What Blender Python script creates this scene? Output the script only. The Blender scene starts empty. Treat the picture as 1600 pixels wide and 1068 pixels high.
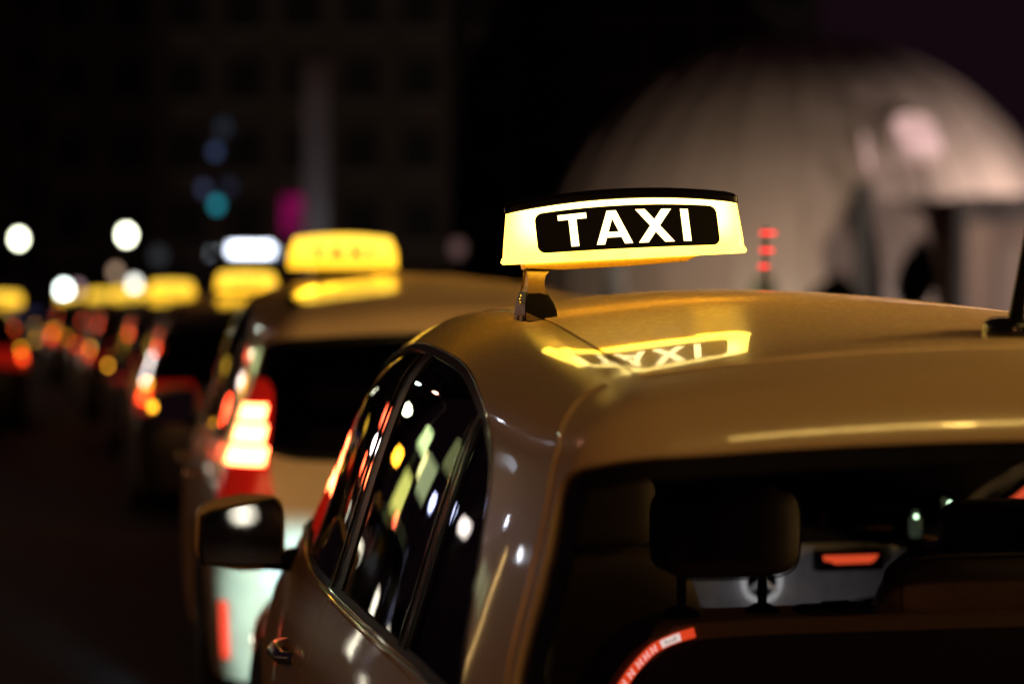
import bpy, bmesh, math, random
import numpy as np
from mathutils import Vector, Matrix
from mathutils.geometry import delaunay_2d_cdt
from mathutils import noise as mnoise

random.seed(4)
C = bpy.context.collection
SC = bpy.context.scene
R = math.radians

# ------------------------------------------------------------------ camera, night sky, exposure
HC = 1.53
FPX = 3778.0
PITCH = math.atan(84 / FPX)
cam_d = bpy.data.cameras.new('camera')
cam = bpy.data.objects.new('camera', cam_d)
C.objects.link(cam)
cam.location = (0, 0, HC)
cam.rotation_euler = (R(90) - PITCH, 0, 0)
cam_d.sensor_width = 36
cam_d.lens = 85
cam_d.clip_start = 0.1
cam_d.clip_end = 2000
cam_d.dof.use_dof = True
cam_d.dof.focus_distance = 4.33
cam_d.dof.aperture_fstop = 1.8
cam_d.dof.aperture_ratio = 1.12
SC.camera = cam

world = bpy.data.worlds.new('World')
SC.world = world
world.use_nodes = True
wn = world.node_tree
bg = wn.nodes['Background']
sky = wn.nodes.new('ShaderNodeTexSky')
sky.sky_type = 'NISHITA'
sky.sun_disc = False
sky.sun_elevation = R(-8)
sky.sun_rotation = R(200)
mx = wn.nodes.new('ShaderNodeMixRGB')
mx.blend_type = 'ADD'
mx.inputs[0].default_value = 1.0
mx.inputs[2].default_value = (0.060, 0.024, 0.044, 1)        # city glow on the night sky
wn.links.new(sky.outputs[0], mx.inputs[1])
wn.links.new(mx.outputs[0], bg.inputs[0])
bg.inputs[1].default_value = 0.1

SC.view_settings.view_transform = 'Standard'
SC.view_settings.look = 'None'
SC.view_settings.exposure = 0
SC.view_settings.gamma = 1
SC.cycles.use_denoising = True
SC.cycles.sample_clamp_indirect = 6
SC.cycles.sample_clamp_direct = 0
SC.cycles.max_bounces = 8
SC.cycles.transparent_max_bounces = 16
SC.cycles.caustics_reflective = False
SC.cycles.caustics_refractive = False
SC.cycles.blur_glossy = 0.1


def at(px, py, D):
    """a point of the place from where it shows in the photograph (1600 wide) and its distance"""
    return Vector(((px - 800) / FPX * D, D, HC + (450 - py) / FPX * D))


# ------------------------------------------------------------------ materials
MATS = {}


def nodes_of(name):
    m = bpy.data.materials.new(name)
    m.use_nodes = True
    nt = m.node_tree
    return m, nt, nt.nodes['Principled BSDF']


def plain(name, col, rough=0.5, metal=0.0, coat=0.0, coat_rough=0.03, var=0.12, scale=30, bump=0.0, spec=0.5, bscale=None):
    if name in MATS:
        return MATS[name]
    m, nt, b = nodes_of(name)
    tc = nt.nodes.new('ShaderNodeTexCoord')
    nz = nt.nodes.new('ShaderNodeTexNoise')
    nz.inputs['Scale'].default_value = scale
    nz.inputs['Detail'].default_value = 4
    nt.links.new(tc.outputs['Object'], nz.inputs['Vector'])
    mr = nt.nodes.new('ShaderNodeMapRange')
    mr.inputs['From Min'].default_value = 0.3
    mr.inputs['From Max'].default_value = 0.7
    mr.inputs['To Min'].default_value = 1 - var
    mr.inputs['To Max'].default_value = 1 + var
    nt.links.new(nz.outputs['Fac'], mr.inputs['Value'])
    mul = nt.nodes.new('ShaderNodeVectorMath')
    mul.operation = 'SCALE'
    mul.inputs[0].default_value = col[:3]
    nt.links.new(mr.outputs[0], mul.inputs['Scale'])
    nt.links.new(mul.outputs[0], b.inputs['Base Color'])
    b.inputs['Roughness'].default_value = rough
    b.inputs['Metallic'].default_value = metal
    b.inputs['Coat Weight'].default_value = coat
    b.inputs['Coat Roughness'].default_value = coat_rough
    b.inputs['Specular IOR Level'].default_value = spec
    if bump:
        n2 = nt.nodes.new('ShaderNodeTexNoise')
        n2.inputs['Scale'].default_value = bscale or scale * 4
        n2.inputs['Detail'].default_value = 3
        nt.links.new(tc.outputs['Object'], n2.inputs['Vector'])
        bp = nt.nodes.new('ShaderNodeBump')
        bp.inputs['Strength'].default_value = bump
        bp.inputs['Distance'].default_value = 0.002
        nt.links.new(n2.outputs['Fac'], bp.inputs['Height'])
        nt.links.new(bp.outputs[0], b.inputs['Normal'])
    MATS[name] = m
    return m


def paint(name, col, dust=0.5, rough=0.3):
    """car paint: pigment, clear coat, a thin film of road dust"""
    if name in MATS:
        return MATS[name]
    m, nt, b = nodes_of(name)
    tc = nt.nodes.new('ShaderNodeTexCoord')

    def nz(scale, detail=4):
        n = nt.nodes.new('ShaderNodeTexNoise')
        n.inputs['Scale'].default_value = scale
        n.inputs['Detail'].default_value = detail
        nt.links.new(tc.outputs['Object'], n.inputs['Vector'])
        return n

    fine = nz(420, 2)
    big = nz(5, 5)
    r1 = nt.nodes.new('ShaderNodeMapRange')
    r1.inputs['From Min'].default_value = 0.55
    r1.inputs['From Max'].default_value = 0.75
    r1.inputs['To Min'].default_value = 0.0
    r1.inputs['To Max'].default_value = 1.0
    nt.links.new(fine.outputs['Fac'], r1.inputs['Value'])
    mixc = nt.nodes.new('ShaderNodeMixRGB')
    mixc.inputs[1].default_value = (*col, 1)
    mixc.inputs[2].default_value = (col[0] * .62, col[1] * .58, col[2] * .52, 1)
    mm = nt.nodes.new('ShaderNodeMath')
    mm.operation = 'MULTIPLY'
    mm.inputs[1].default_value = dust
    nt.links.new(r1.outputs[0], mm.inputs[0])
    nt.links.new(mm.outputs[0], mixc.inputs[0])
    sk = nz(700, 1)
    rs_ = nt.nodes.new('ShaderNodeMapRange')
    rs_.inputs['From Min'].default_value = 0.70
    rs_.inputs['From Max'].default_value = 0.76
    rs_.inputs['To Min'].default_value = 0.0
    rs_.inputs['To Max'].default_value = 0.8
    nt.links.new(sk.outputs['Fac'], rs_.inputs['Value'])
    mix2 = nt.nodes.new('ShaderNodeMixRGB')
    mix2.inputs[2].default_value = (.85, .8, .7, 1)
    nt.links.new(rs_.outputs[0], mix2.inputs[0])
    nt.links.new(mixc.outputs[0], mix2.inputs[1])
    nt.links.new(mix2.outputs[0], b.inputs['Base Color'])
    cw = nt.nodes.new('ShaderNodeMapRange')
    cw.inputs['From Min'].default_value = 0.5
    cw.inputs['From Max'].default_value = 0.72
    cw.inputs['To Min'].default_value = 1.0
    cw.inputs['To Max'].default_value = 0.65
    nt.links.new(nz(90, 5).outputs['Fac'], cw.inputs['Value'])
    nt.links.new(cw.outputs[0], b.inputs['Coat Weight'])
    b.inputs['Roughness'].default_value = rough
    b.inputs['Metallic'].default_value = 0.0
    b.inputs['Coat Weight'].default_value = 1.0
    b.inputs['Specular IOR Level'].default_value = 0.5
    b.inputs['Sheen Weight'].default_value = 0.3
    b.inputs['Sheen Roughness'].default_value = 0.35
    b.inputs['Sheen Tint'].default_value = (1, .72, .35, 1)
    b.inputs['Coat IOR'].default_value = 1.55
    r2 = nt.nodes.new('ShaderNodeMapRange')
    r2.inputs['From Min'].default_value = 0.35
    r2.inputs['From Max'].default_value = 0.75
    r2.inputs['To Min'].default_value = 0.018
    r2.inputs['To Max'].default_value = 0.06
    nt.links.new(big.outputs['Fac'], r2.inputs['Value'])
    fr = nz(170, 3)
    r3 = nt.nodes.new('ShaderNodeMapRange')
    r3.inputs['From Min'].default_value = 0.52
    r3.inputs['From Max'].default_value = 0.72
    r3.inputs['To Min'].default_value = 0.0
    r3.inputs['To Max'].default_value = 0.07
    nt.links.new(fr.outputs['Fac'], r3.inputs['Value'])
    ad = nt.nodes.new('ShaderNodeMath')
    ad.operation = 'ADD'
    nt.links.new(r2.outputs[0], ad.inputs[0])
    nt.links.new(r3.outputs[0], ad.inputs[1])
    nt.links.new(ad.outputs[0], b.inputs['Coat Roughness'])
    mid = nz(60, 3)
    bp = nt.nodes.new('ShaderNodeBump')
    bp.inputs['Strength'].default_value = 0.012
    bp.inputs['Distance'].default_value = 0.002
    nt.links.new(mid.outputs['Fac'], bp.inputs['Height'])
    nt.links.new(bp.outputs[0], b.inputs['Coat Normal'])
    MATS[name] = m
    return m


def glow(name, col, strength, vary=0.0, scale=12):
    if name in MATS:
        return MATS[name]
    m, nt, b = nodes_of(name)
    b.inputs['Base Color'].default_value = (*[min(1, c) * .5 for c in col], 1)
    b.inputs['Roughness'].default_value = 0.25
    b.inputs['Emission Color'].default_value = (*col, 1)
    b.inputs['Emission Strength'].default_value = strength
    if vary:
        tc = nt.nodes.new('ShaderNodeTexCoord')
        n = nt.nodes.new('ShaderNodeTexNoise')
        n.inputs['Scale'].default_value = scale
        nt.links.new(tc.outputs['Object'], n.inputs['Vector'])
        mr = nt.nodes.new('ShaderNodeMapRange')
        mr.inputs['From Min'].default_value = .3
        mr.inputs['From Max'].default_value = .7
        mr.inputs['To Min'].default_value = strength * (1 - vary)
        mr.inputs['To Max'].default_value = strength * (1 + vary)
        nt.links.new(n.outputs['Fac'], mr.inputs['Value'])
        nt.links.new(mr.outputs[0], b.inputs['Emission Strength'])
    MATS[name] = m
    return m


def glass(name, tint, ior=1.5, rough=0.0, amount=1.0):
    if name in MATS:
        return MATS[name]
    m = bpy.data.materials.new(name)
    m.use_nodes = True
    nt = m.node_tree
    nt.nodes.clear()
    out = nt.nodes.new('ShaderNodeOutputMaterial')
    mix = nt.nodes.new('ShaderNodeMixShader')
    tr = nt.nodes.new('ShaderNodeBsdfTransparent')
    tr.inputs[0].default_value = (*tint, 1)
    gl = nt.nodes.new('ShaderNodeBsdfGlossy')
    gl.inputs['Roughness'].default_value = rough
    gl.inputs[0].default_value = (amount, amount, amount, 1)
    fr = nt.nodes.new('ShaderNodeFresnel')
    fr.inputs[0].default_value = ior
    nt.links.new(fr.outputs[0], mix.inputs[0])
    nt.links.new(tr.outputs[0], mix.inputs[1])
    nt.links.new(gl.outputs[0], mix.inputs[2])
    nt.links.new(mix.outputs[0], out.inputs[0])
    MATS[name] = m
    return m


IVORY = paint('ivory_paint', (0.60, 0.44, 0.25))
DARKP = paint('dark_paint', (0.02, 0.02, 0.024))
GREYP = paint('grey_paint', (0.16, 0.16, 0.17))
INNER = plain('cabin_lining', (0.012, 0.011, 0.011), 0.9, bump=.3, scale=80)
BLACKP = plain('black_plastic', (0.005, 0.004, 0.004), 0.34, bump=.15, scale=60, spec=.12)
GLOSSB = plain('gloss_black_trim', (0.006, 0.006, 0.006), 0.22, coat=.35)
RUBBER = plain('rubber', (0.015, 0.015, 0.015), 0.75, bump=.3)
SATINB = plain('satin_black_trim', (0.006, 0.005, 0.005), 0.45, spec=.25)
CHROME = plain('chrome', (0.75, 0.75, 0.76), 0.09, metal=1, var=.04)
ALU = plain('wheel_alloy', (0.5, 0.5, 0.52), 0.3, metal=1)
LEATHER = plain('seat_leather', (0.15, 0.10, 0.06), 0.45, scale=160, bump=.6, var=.15, bscale=500)
STITCH = plain('stitch_thread', (0.012, 0.01, 0.008), 0.9)
REARGL = glass('rear_glass', (.8, .8, .8), amount=.8)
SIDEGL = glass('tinted_side_glass', (.30, .30, .30), ior=1.6)
CLEARGL = glass('clear_glass', (.85, .88, .87))


# ------------------------------------------------------------------ object helpers
def link(name, mesh, mat, parent=None):
    o = bpy.data.objects.new(name, mesh)
    C.objects.link(o)
    if mat is not None and len(mesh.materials) == 0:
        for mm in (mat if isinstance(mat, (list, tuple)) else [mat]):
            mesh.materials.append(mm)
    if parent is not None:
        o.parent = parent
    return o


def obj(name, bm, mat, parent=None, smooth=True, loc=None, rot=None):
    me = bpy.data.meshes.new(name)
    bmesh.ops.recalc_face_normals(bm, faces=bm.faces)
    bm.to_mesh(me)
    bm.free()
    if smooth:
        for p in me.polygons:
            p.use_smooth = True
        me.set_sharp_from_angle(angle=R(38))
    o = link(name, me, mat, parent)
    if loc is not None:
        o.location = loc
    if rot is not None:
        o.rotation_euler = rot
    return o


def tag(o, label=None, cat=None, group=None, kind=None):
    if label:
        o['label'] = label
    if cat:
        o['category'] = cat
    if group:
        o['group'] = group
    if kind:
        o['kind'] = kind
    return o


def empty(name, loc=(0, 0, 0), rz=0, label=None, cat=None, group=None, parent=None):
    o = bpy.data.objects.new(name, None)
    C.objects.link(o)
    o.empty_display_size = .2
    o.location = loc
    o.rotation_euler = (0, 0, rz)
    if parent is not None:
        o.parent = parent
    return tag(o, label, cat, group)


def copy_tree(o, parent=None):
    c = o.copy()
    C.objects.link(c)
    c.parent = parent
    for ch in list(o.children):
        copy_tree(ch, c)
    return c


def box(bm, x0, x1, y0, y1, z0, z1, bev=0.0, seg=2):
    vs = [bm.verts.new((x, y, z)) for x in (x0, x1) for y in (y0, y1) for z in (z0, z1)]
    fs = [bm.faces.new([vs[i] for i in q]) for q in ((0, 1, 3, 2), (4, 6, 7, 5), (0, 4, 5, 1), (2, 3, 7, 6), (0, 2, 6, 4), (1, 5, 7, 3))]
    if bev:
        es = list({e for f in fs for e in f.edges})
        bmesh.ops.bevel(bm, geom=es, offset=bev, segments=seg, affect='EDGES', profile=.5)
    return bm


def tube(bm, pts, r, n=8, flat=1.0, cap=True):
    """a round bar along points; r may be a list"""
    pts = [Vector(p) for p in pts]
    rings = []
    up = Vector((0, 0, 1))
    prev = None
    for i, p in enumerate(pts):
        a = pts[max(0, i - 1)]
        b = pts[min(len(pts) - 1, i + 1)]
        t = (b - a).normalized()
        if prev is None:
            u = t.cross(up)
            if u.length < .05:
                u = t.cross(Vector((1, 0, 0)))
            u.normalize()
        else:
            u = (prev - t * prev.dot(t)).normalized()
        prev = u
        w = t.cross(u)
        rr = r[i] if isinstance(r, (list, tuple)) else r
        rings.append([bm.verts.new(p + u * math.cos(k * 2 * math.pi / n) * rr + w * math.sin(k * 2 * math.pi / n) * rr * flat) for k in range(n)])
    for a, b in zip(rings, rings[1:]):
        for k in range(n):
            bm.faces.new((a[k], a[(k + 1) % n], b[(k + 1) % n], b[k]))
    if cap:
        bm.faces.new(rings[0])
        bm.faces.new(list(reversed(rings[-1])))
    return bm


def lathe(bm, prof, n=24, axis='z', c=(0, 0, 0)):
    c = Vector(c)
    rings = []
    for r, h in prof:
        ring = []
        for k in range(n):
            a = 2 * math.pi * k / n
            if axis == 'z':
                v = Vector((r * math.cos(a), r * math.sin(a), h))
            elif axis == 'x':
                v = Vector((h, r * math.cos(a), r * math.sin(a)))
            else:
                v = Vector((r * math.cos(a), h, r * math.sin(a)))
            ring.append(bm.verts.new(c + v))
        rings.append(ring)
    for a, b in zip(rings, rings[1:]):
        for k in range(n):
            bm.faces.new((a[k], a[(k + 1) % n], b[(k + 1) % n], b[k]))
    bm.faces.new(rings[0])
    bm.faces.new(rings[-1])
    return bm


def cushion(bm, c, s, e1=.35, e2=.35, nu=40, nv=22, warp=None):
    """superellipsoid: rounded cushion; s are half sizes"""
    def pw(v, e):
        return math.copysign(abs(v) ** e, v)
    rings = []
    for j in range(1, nv):
        ph = -math.pi / 2 + math.pi * j / nv
        ring = []
        for i in range(nu):
            th = 2 * math.pi * i / nu
            x = s[0] * pw(math.cos(ph), e1) * pw(math.cos(th), e2)
            y = s[1] * pw(math.cos(ph), e1) * pw(math.sin(th), e2)
            z = s[2] * pw(math.sin(ph), e1)
            p = Vector((x, y, z))
            if warp:
                p = warp(p)
            ring.append(bm.verts.new(p + Vector(c)))
        rings.append(ring)
    for a, b in zip(rings, rings[1:]):
        for k in range(nu):
            bm.faces.new((a[k], a[(k + 1) % nu], b[(k + 1) % nu], b[k]))
    for ring, sg in ((rings[0], -1), (rings[-1], 1)):
        cpt = sum((v.co for v in ring), Vector()) / nu
        v = bm.verts.new(cpt)
        for k in range(nu):
            bm.faces.new((ring[k], ring[(k + 1) % nu], v))
    return bm


def extrude_poly(bm, pts, axis, h0, h1, bev=0, seg=2):
    """closed outline (2-D) given depth along axis 'y' (pts are x,z), 'x' (pts are y,z) or 'z' (pts are x,y)"""
    def mk(p, h):
        return {'y': (p[0], h, p[1]), 'x': (h, p[0], p[1]), 'z': (p[0], p[1], h)}[axis]
    a = [bm.verts.new(mk(p, h0)) for p in pts]
    b = [bm.verts.new(mk(p, h1)) for p in pts]
    fa = bm.faces.new(a)
    fb = bm.faces.new(b)
    n = len(pts)
    for i in range(n):
        bm.faces.new((a[i], a[(i + 1) % n], b[(i + 1) % n], b[i]))
    if bev:
        es = list(set(fa.edges) | set(fb.edges))
        bmesh.ops.bevel(bm, geom=es, offset=bev, segments=seg, affect='EDGES', profile=.5)
    return bm


def catmull(pts, n=8, closed=False):
    P = [np.array(p, float) for p in pts]
    out = []
    m = len(P)
    for i in range(m if closed else m - 1):
        p0 = P[(i - 1) % m] if (closed or i > 0) else 2 * P[0] - P[1]
        p1 = P[i]
        p2 = P[(i + 1) % m]
        p3 = P[(i + 2) % m] if (closed or i + 2 < m) else 2 * P[-1] - P[-2]
        for k in range(n):
            t = k / n
            out.append(.5 * ((2 * p1) + (-p0 + p2) * t + (2 * p0 - 5 * p1 + 4 * p2 - p3) * t * t + (-p0 + 3 * p1 - 3 * p2 + p3) * t ** 3))
    if not closed:
        out.append(P[-1])
    return out


# ------------------------------------------------------------------ the car's skin as one smooth surface
def interp(pts, x):
    p = np.array(pts, float)
    xs, ys = p[:, 0], p[:, 1]
    x = np.clip(x, xs[0], xs[-1])
    h = np.diff(xs)
    dl = np.diff(ys) / h
    m = np.zeros(len(xs))
    m[0] = dl[0]
    m[-1] = dl[-1]
    for i in range(1, len(xs) - 1):
        if dl[i - 1] * dl[i] > 0:
            w1 = 2 * h[i] + h[i - 1]
            w2 = h[i] + 2 * h[i - 1]
            m[i] = (w1 + w2) / (w1 / dl[i - 1] + w2 / dl[i])
    k = np.clip(np.searchsorted(xs, x) - 1, 0, len(h) - 1)
    t = (x - xs[k]) / h[k]
    return ((2 * t ** 3 - 3 * t * t + 1) * ys[k] + (t ** 3 - 2 * t * t + t) * h[k] * m[k]
            + (-2 * t ** 3 + 3 * t * t) * ys[k + 1] + (t ** 3 - t * t) * h[k] * m[k + 1])


TOP = [(-.1, 1.23), (.2, 1.36), (.35, 1.427), (.45, 1.4457), (.6, 1.4621), (.75, 1.4734), (.915, 1.4827), (1.1, 1.4938), (1.35, 1.5096), (1.9, 1.5269), (2.3, 1.500), (2.6, 1.40), (3.0, 1.17),
       (3.35, .965), (3.9, .85), (4.2, .74), (4.5, .5)]
CROWN = [(.2, .12), (.45, .139), (.6, .145), (.9, .139), (1.4, .148), (2.2, .20), (2.7, .4), (3.1, .38), (3.45, .36), (4.2, .30)]
WID = [(.1, .86), (.35, .9), (.6, .905), (.8, .885), (.95, .835), (1.29, .725), (1.45, .655), (1.6, .58)]
TAP = [(-.1, .075), (.2, .05), (.6, .02), (1.3, 0), (1.8, .005), (2.2, .03), (2.7, .085), (3.2, .13), (4.0, .20), (4.4, .28)]
REAR = [(.1, .02), (.5, 0), (.85, .04), (1.0, .09), (1.35, .225), (1.5, .28)]
LEN = 4.36


def fil(a, b, r):
    return np.hypot(np.maximum(a + r, 0), np.maximum(b + r, 0)) - r + np.minimum(np.maximum(a + r, b + r), 0)


def sst(a, b, x):
    t = np.clip((x - a) / (b - a), 0, 1)
    return t * t * (3 - 2 * t)


def Fn(p):
    x, y, z = np.abs(p[..., 0]), p[..., 1], p[..., 2]
    fs = (x - interp(WID, z) + interp(TAP, y) * (.8 + .2 * sst(.6, 1.3, z))) * .93
    fb = (interp(REAR, z) + .13 * x * x - y) * .93
    ff = (y - LEN + .3 * x * x)
    g = fil(fil(fs, fb, .09), ff, .15)
    fr = (z - interp(TOP, y) + interp(CROWN, y) * x * x) * .97
    r = .042 + .063 * sst(.2, .6, y)
    return fil(fr, g, r)


def solve(o, d, tmax=2.5):
    lo = np.zeros(len(o))
    hi = np.full(len(o), tmax)
    for _ in range(34):
        mid = (lo + hi) / 2
        f = Fn(o + d * mid[:, None])
        lo = np.where(f < 0, mid, lo)
        hi = np.where(f < 0, hi, mid)
    return o + d * ((lo + hi) / 2)[:, None]


def grad(p):
    g = np.zeros_like(p)
    e = 2e-4
    for k in range(3):
        q = p.copy()
        q[:, k] += e
        r = p.copy()
        r[:, k] -= e
        g[:, k] = Fn(q) - Fn(r)
    return g / np.maximum(np.linalg.norm(g, axis=1, keepdims=True), 1e-12)


# maps: 2-D panel coordinates <-> rays that meet the skin
class SideMap:
    y0, y1, zo, k, rw = .6, 3.5, .6, .9, .6

    def ray(s, uv):
        u, e = uv[:, 0], uv[:, 1] / s.k
        yy = np.clip(u, s.y0, s.y1)
        az = np.where(u < s.y0, (s.y0 - u) / s.rw, 0) - np.where(u > s.y1, (u - s.y1) / s.rw, 0)
        o = np.stack([np.zeros_like(u), yy, np.full_like(u, s.zo)], 1)
        d = np.stack([-np.cos(e) * np.cos(az), -np.cos(e) * np.sin(az), np.sin(e)], 1)
        return o, d

    def uv(s, p):
        x, y, z = abs(p[0]), p[1], p[2]
        if y < s.y0:
            return (s.y0 - math.atan2(s.y0 - y, x) * s.rw, math.atan2(z - s.zo, math.hypot(x, s.y0 - y)) * s.k)
        if y > s.y1:
            return (s.y1 + math.atan2(y - s.y1, x) * s.rw, math.atan2(z - s.zo, math.hypot(x, y - s.y1)) * s.k)
        return (y, math.atan2(z - s.zo, x) * s.k)


class TopMap:
    def ray(s, uv):
        n = len(uv)
        return np.stack([uv[:, 0], uv[:, 1], np.full(n, .45)], 1), np.tile([0, 0, 1.], (n, 1))

    def uv(s, p):
        return (p[0], p[1])


class BackMap:
    def ray(s, uv):
        n = len(uv)
        q = uv[:, 1]
        return np.stack([uv[:, 0], 1.2 + .6 * q, .5 + .8 * q], 1), np.tile([0, -.8, .6], (n, 1))

    def uv(s, p):
        return (p[0], (p[1] - 1.2) * .6 + (p[2] - .5) * .8)


class EndMap:
    def __init__(s, yo, sg):
        s.yo, s.sg = yo, sg

    def ray(s, uv):
        a = uv[:, 0] / .9
        n = len(uv)
        return (np.stack([np.zeros(n), np.full(n, s.yo), uv[:, 1]], 1),
                np.stack([np.sin(a), s.sg * np.cos(a), np.zeros(n)], 1))

    def uv(s, p):
        return (math.atan2(p[0], s.sg * (p[1] - s.yo)) * .9, p[2])


SIDE, TOPM, BACK, REARM, FRONTM = SideMap(), TopMap(), BackMap(), EndMap(.9, -1), EndMap(3.4, 1)


def on_skin(mp, uv, off=0.0):
    uv = np.array(uv, float).reshape(-1, 2)
    o, d = mp.ray(uv)
    p = solve(o, d)
    n = grad(p)
    return p + n * off, n


def side_x(y, z):
    p = solve(np.array([[0, y, z]], float), np.array([[-1., 0, 0]]))
    return p[0]


def densify(poly, step, closed=True):
    out = []
    m = len(poly)
    for i in range(m if closed else m - 1):
        a = np.array(poly[i], float)
        b = np.array(poly[(i + 1) % m], float)
        n = max(1, int(np.ceil(np.linalg.norm(b - a) / step)))
        for k in range(n):
            out.append(a + (b - a) * k / n)
    if not closed:
        out.append(np.array(poly[-1], float))
    return out


def inside(poly, pts):
    poly = np.array(poly)
    x, y = pts[:, 0], pts[:, 1]
    r = np.zeros(len(pts), bool)
    j = len(poly) - 1
    for i in range(len(poly)):
        xi, yi = poly[i]
        xj, yj = poly[j]
        c = ((yi > y) != (yj > y))
        with np.errstate(divide='ignore', invalid='ignore'):
            xx = (xj - xi) * (y - yi) / (yj - yi + 1e-15) + xi
        r ^= c & (x < xx)
        j = i
    return r


def offset_poly(poly, d):
    """shrink (d > 0) a closed outline"""
    P = np.array(poly, float)
    area = .5 * np.sum(P[:, 0] * np.roll(P[:, 1], -1) - np.roll(P[:, 0], -1) * P[:, 1])
    sg = 1 if area > 0 else -1
    e = np.roll(P, -1, 0) - P
    n = np.stack([-e[:, 1], e[:, 0]], 1) * sg
    n /= np.maximum(np.linalg.norm(n, axis=1, keepdims=True), 1e-9)
    nv = n + np.roll(n, 1, 0)
    l = np.linalg.norm(nv, axis=1, keepdims=True)
    nv /= np.maximum(l, 1e-6)
    cs = np.clip(np.sum(nv * n, 1, keepdims=True), .45, 1)
    return P + nv * d / cs


def panel(name, mp, outer, holes, step, mat, parent, thick=0.03, off=0.0, mirror=False, cut=None, keep=None, fine=None, inner=None, double=False):
    """a sheet of the skin between outlines, with real thickness"""
    outer = densify(outer, step)
    holes = [densify(h, step) for h in holes]
    allp = list(outer)
    edges = [(i, (i + 1) % len(outer)) for i in range(len(outer))]
    for h in holes:
        b = len(allp)
        allp += list(h)
        edges += [(b + i, b + (i + 1) % len(h)) for i in range(len(h))]
    for seg in (cut or []):
        b = len(allp)
        s = densify(seg, step, False)
        allp += list(s)
        edges += [(b + i, b + i + 1) for i in range(len(s) - 1)]
    bound = np.array(allp)
    lo, hi = bound.min(0), bound.max(0)

    def grid(st, lo, hi):
        gx = np.arange(lo[0] + st * .5, hi[0], st)
        gy = np.arange(lo[1] + st * .5, hi[1], st * .87)
        X, Y = np.meshgrid(gx, gy)
        X = X + (np.arange(len(gy)) % 2)[:, None] * st * .5
        return np.stack([X.ravel(), Y.ravel()], 1)
    g = grid(step, lo, hi)
    if fine:
        (flo, fhi, fst) = fine
        fl, fh = np.array(flo), np.array(fhi)
        m = np.all((g > fl) & (g < fh), 1)
        g = np.concatenate([g[~m], grid(fst, np.maximum(fl, lo), np.minimum(fh, hi))])
    ok = inside(outer, g)
    for h in holes:
        ok &= ~inside(h, g)
    g = g[ok]
    if len(g):
        keepm = np.ones(len(g), bool)
        lim = (step * .4) ** 2
        for s0 in range(0, len(g), 2000):
            gg = g[s0:s0 + 2000]
            d2 = ((gg[:, None, :] - bound[None]) ** 2).sum(2).min(1)
            keepm[s0:s0 + 2000] = d2 > lim
        g = g[keepm]
    pts = [Vector((float(a), float(b))) for a, b in np.concatenate([bound, g])]
    vo, eo, fo, *_ = delaunay_2d_cdt(pts, edges, [], 0, 1e-6)
    V = np.array([(v[0], v[1]) for v in vo])
    T = np.array([f for f in fo if len(f) == 3])
    cen = V[T].mean(1)
    k = inside(outer, cen)
    for h in holes:
        k &= ~inside(h, cen)
    if keep is not None:
        k &= keep(cen)
    T = T[k]
    used = np.unique(T)
    re = -np.ones(len(V), int)
    re[used] = np.arange(len(used))
    T = re[T]
    V = V[used]
    P3, N3 = on_skin(mp, V, off)
    if mirror:
        P3[:, 0] *= -1
        N3[:, 0] *= -1
    a, b, c = P3[T[:, 0]], P3[T[:, 1]], P3[T[:, 2]]
    fn = np.cross(b - a, c - a)
    flip = (fn * N3[T[:, 0]]).sum(1) < 0
    T[flip] = T[flip][:, ::-1]
    nv = len(P3)
    verts, faces, vn, mi = P3, [tuple(t) for t in T.tolist()], N3, [0] * len(T)
    if thick:
        cnt = {}
        for t in T.tolist():
            for i in range(3):
                e = (t[i], t[(i + 1) % 3])
                cnt[e] = 1
        verts = np.concatenate([P3, P3 - N3 * thick])
        vn = np.concatenate([N3, -N3])
        faces += [tuple(x + nv for x in reversed(t)) for t in T.tolist()]
        mi += [1] * len(T)
        rimv = []
        for e in list(cnt):
            if (e[1], e[0]) not in cnt:
                faces.append((e[1], e[0], e[0] + nv, e[1] + nv))
                mi.append(2)
    me = bpy.data.meshes.new(name)
    me.from_pydata([tuple(v) for v in verts.tolist()], [], faces)
    me.materials.append(mat)
    if thick:
        me.materials.append(inner or INNER)
        me.materials.append(mat)
        me.polygons.foreach_set('material_index', mi)
    sm = [m != 2 for m in mi]
    me.polygons.foreach_set('use_smooth', sm)
    me.update()
    loopn = []
    fnorm = [tuple(p.normal) for p in me.polygons]
    vnl = vn.tolist()
    for p in me.polygons:
        if sm[p.index]:
            for vi in p.vertices:
                loopn.append(vnl[vi])
        else:
            for vi in p.vertices:
                loopn.append(fnorm[p.index])
    me.normals_split_custom_set(loopn)
    o = link(name, me, None, parent)
    return o


def skin_line(name, mp, uvs, r, mat, parent, off=0.001, mirror=False, step=.03, n=6, flat=1.0, closed=False):
    pl = densify(uvs, step, closed)
    if closed:
        pl.append(pl[0])
    P3, _ = on_skin(mp, pl, off)
    if mirror:
        P3[:, 0] *= -1
    bm = bmesh.new()
    tube(bm, P3.tolist(), r, n, flat)
    return obj(name, bm, mat, parent)


# outlines on the left side (y forward, z up)
def side_uv(yz):
    return [SIDE.uv(side_x(y, z)) for y, z in yz]


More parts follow.
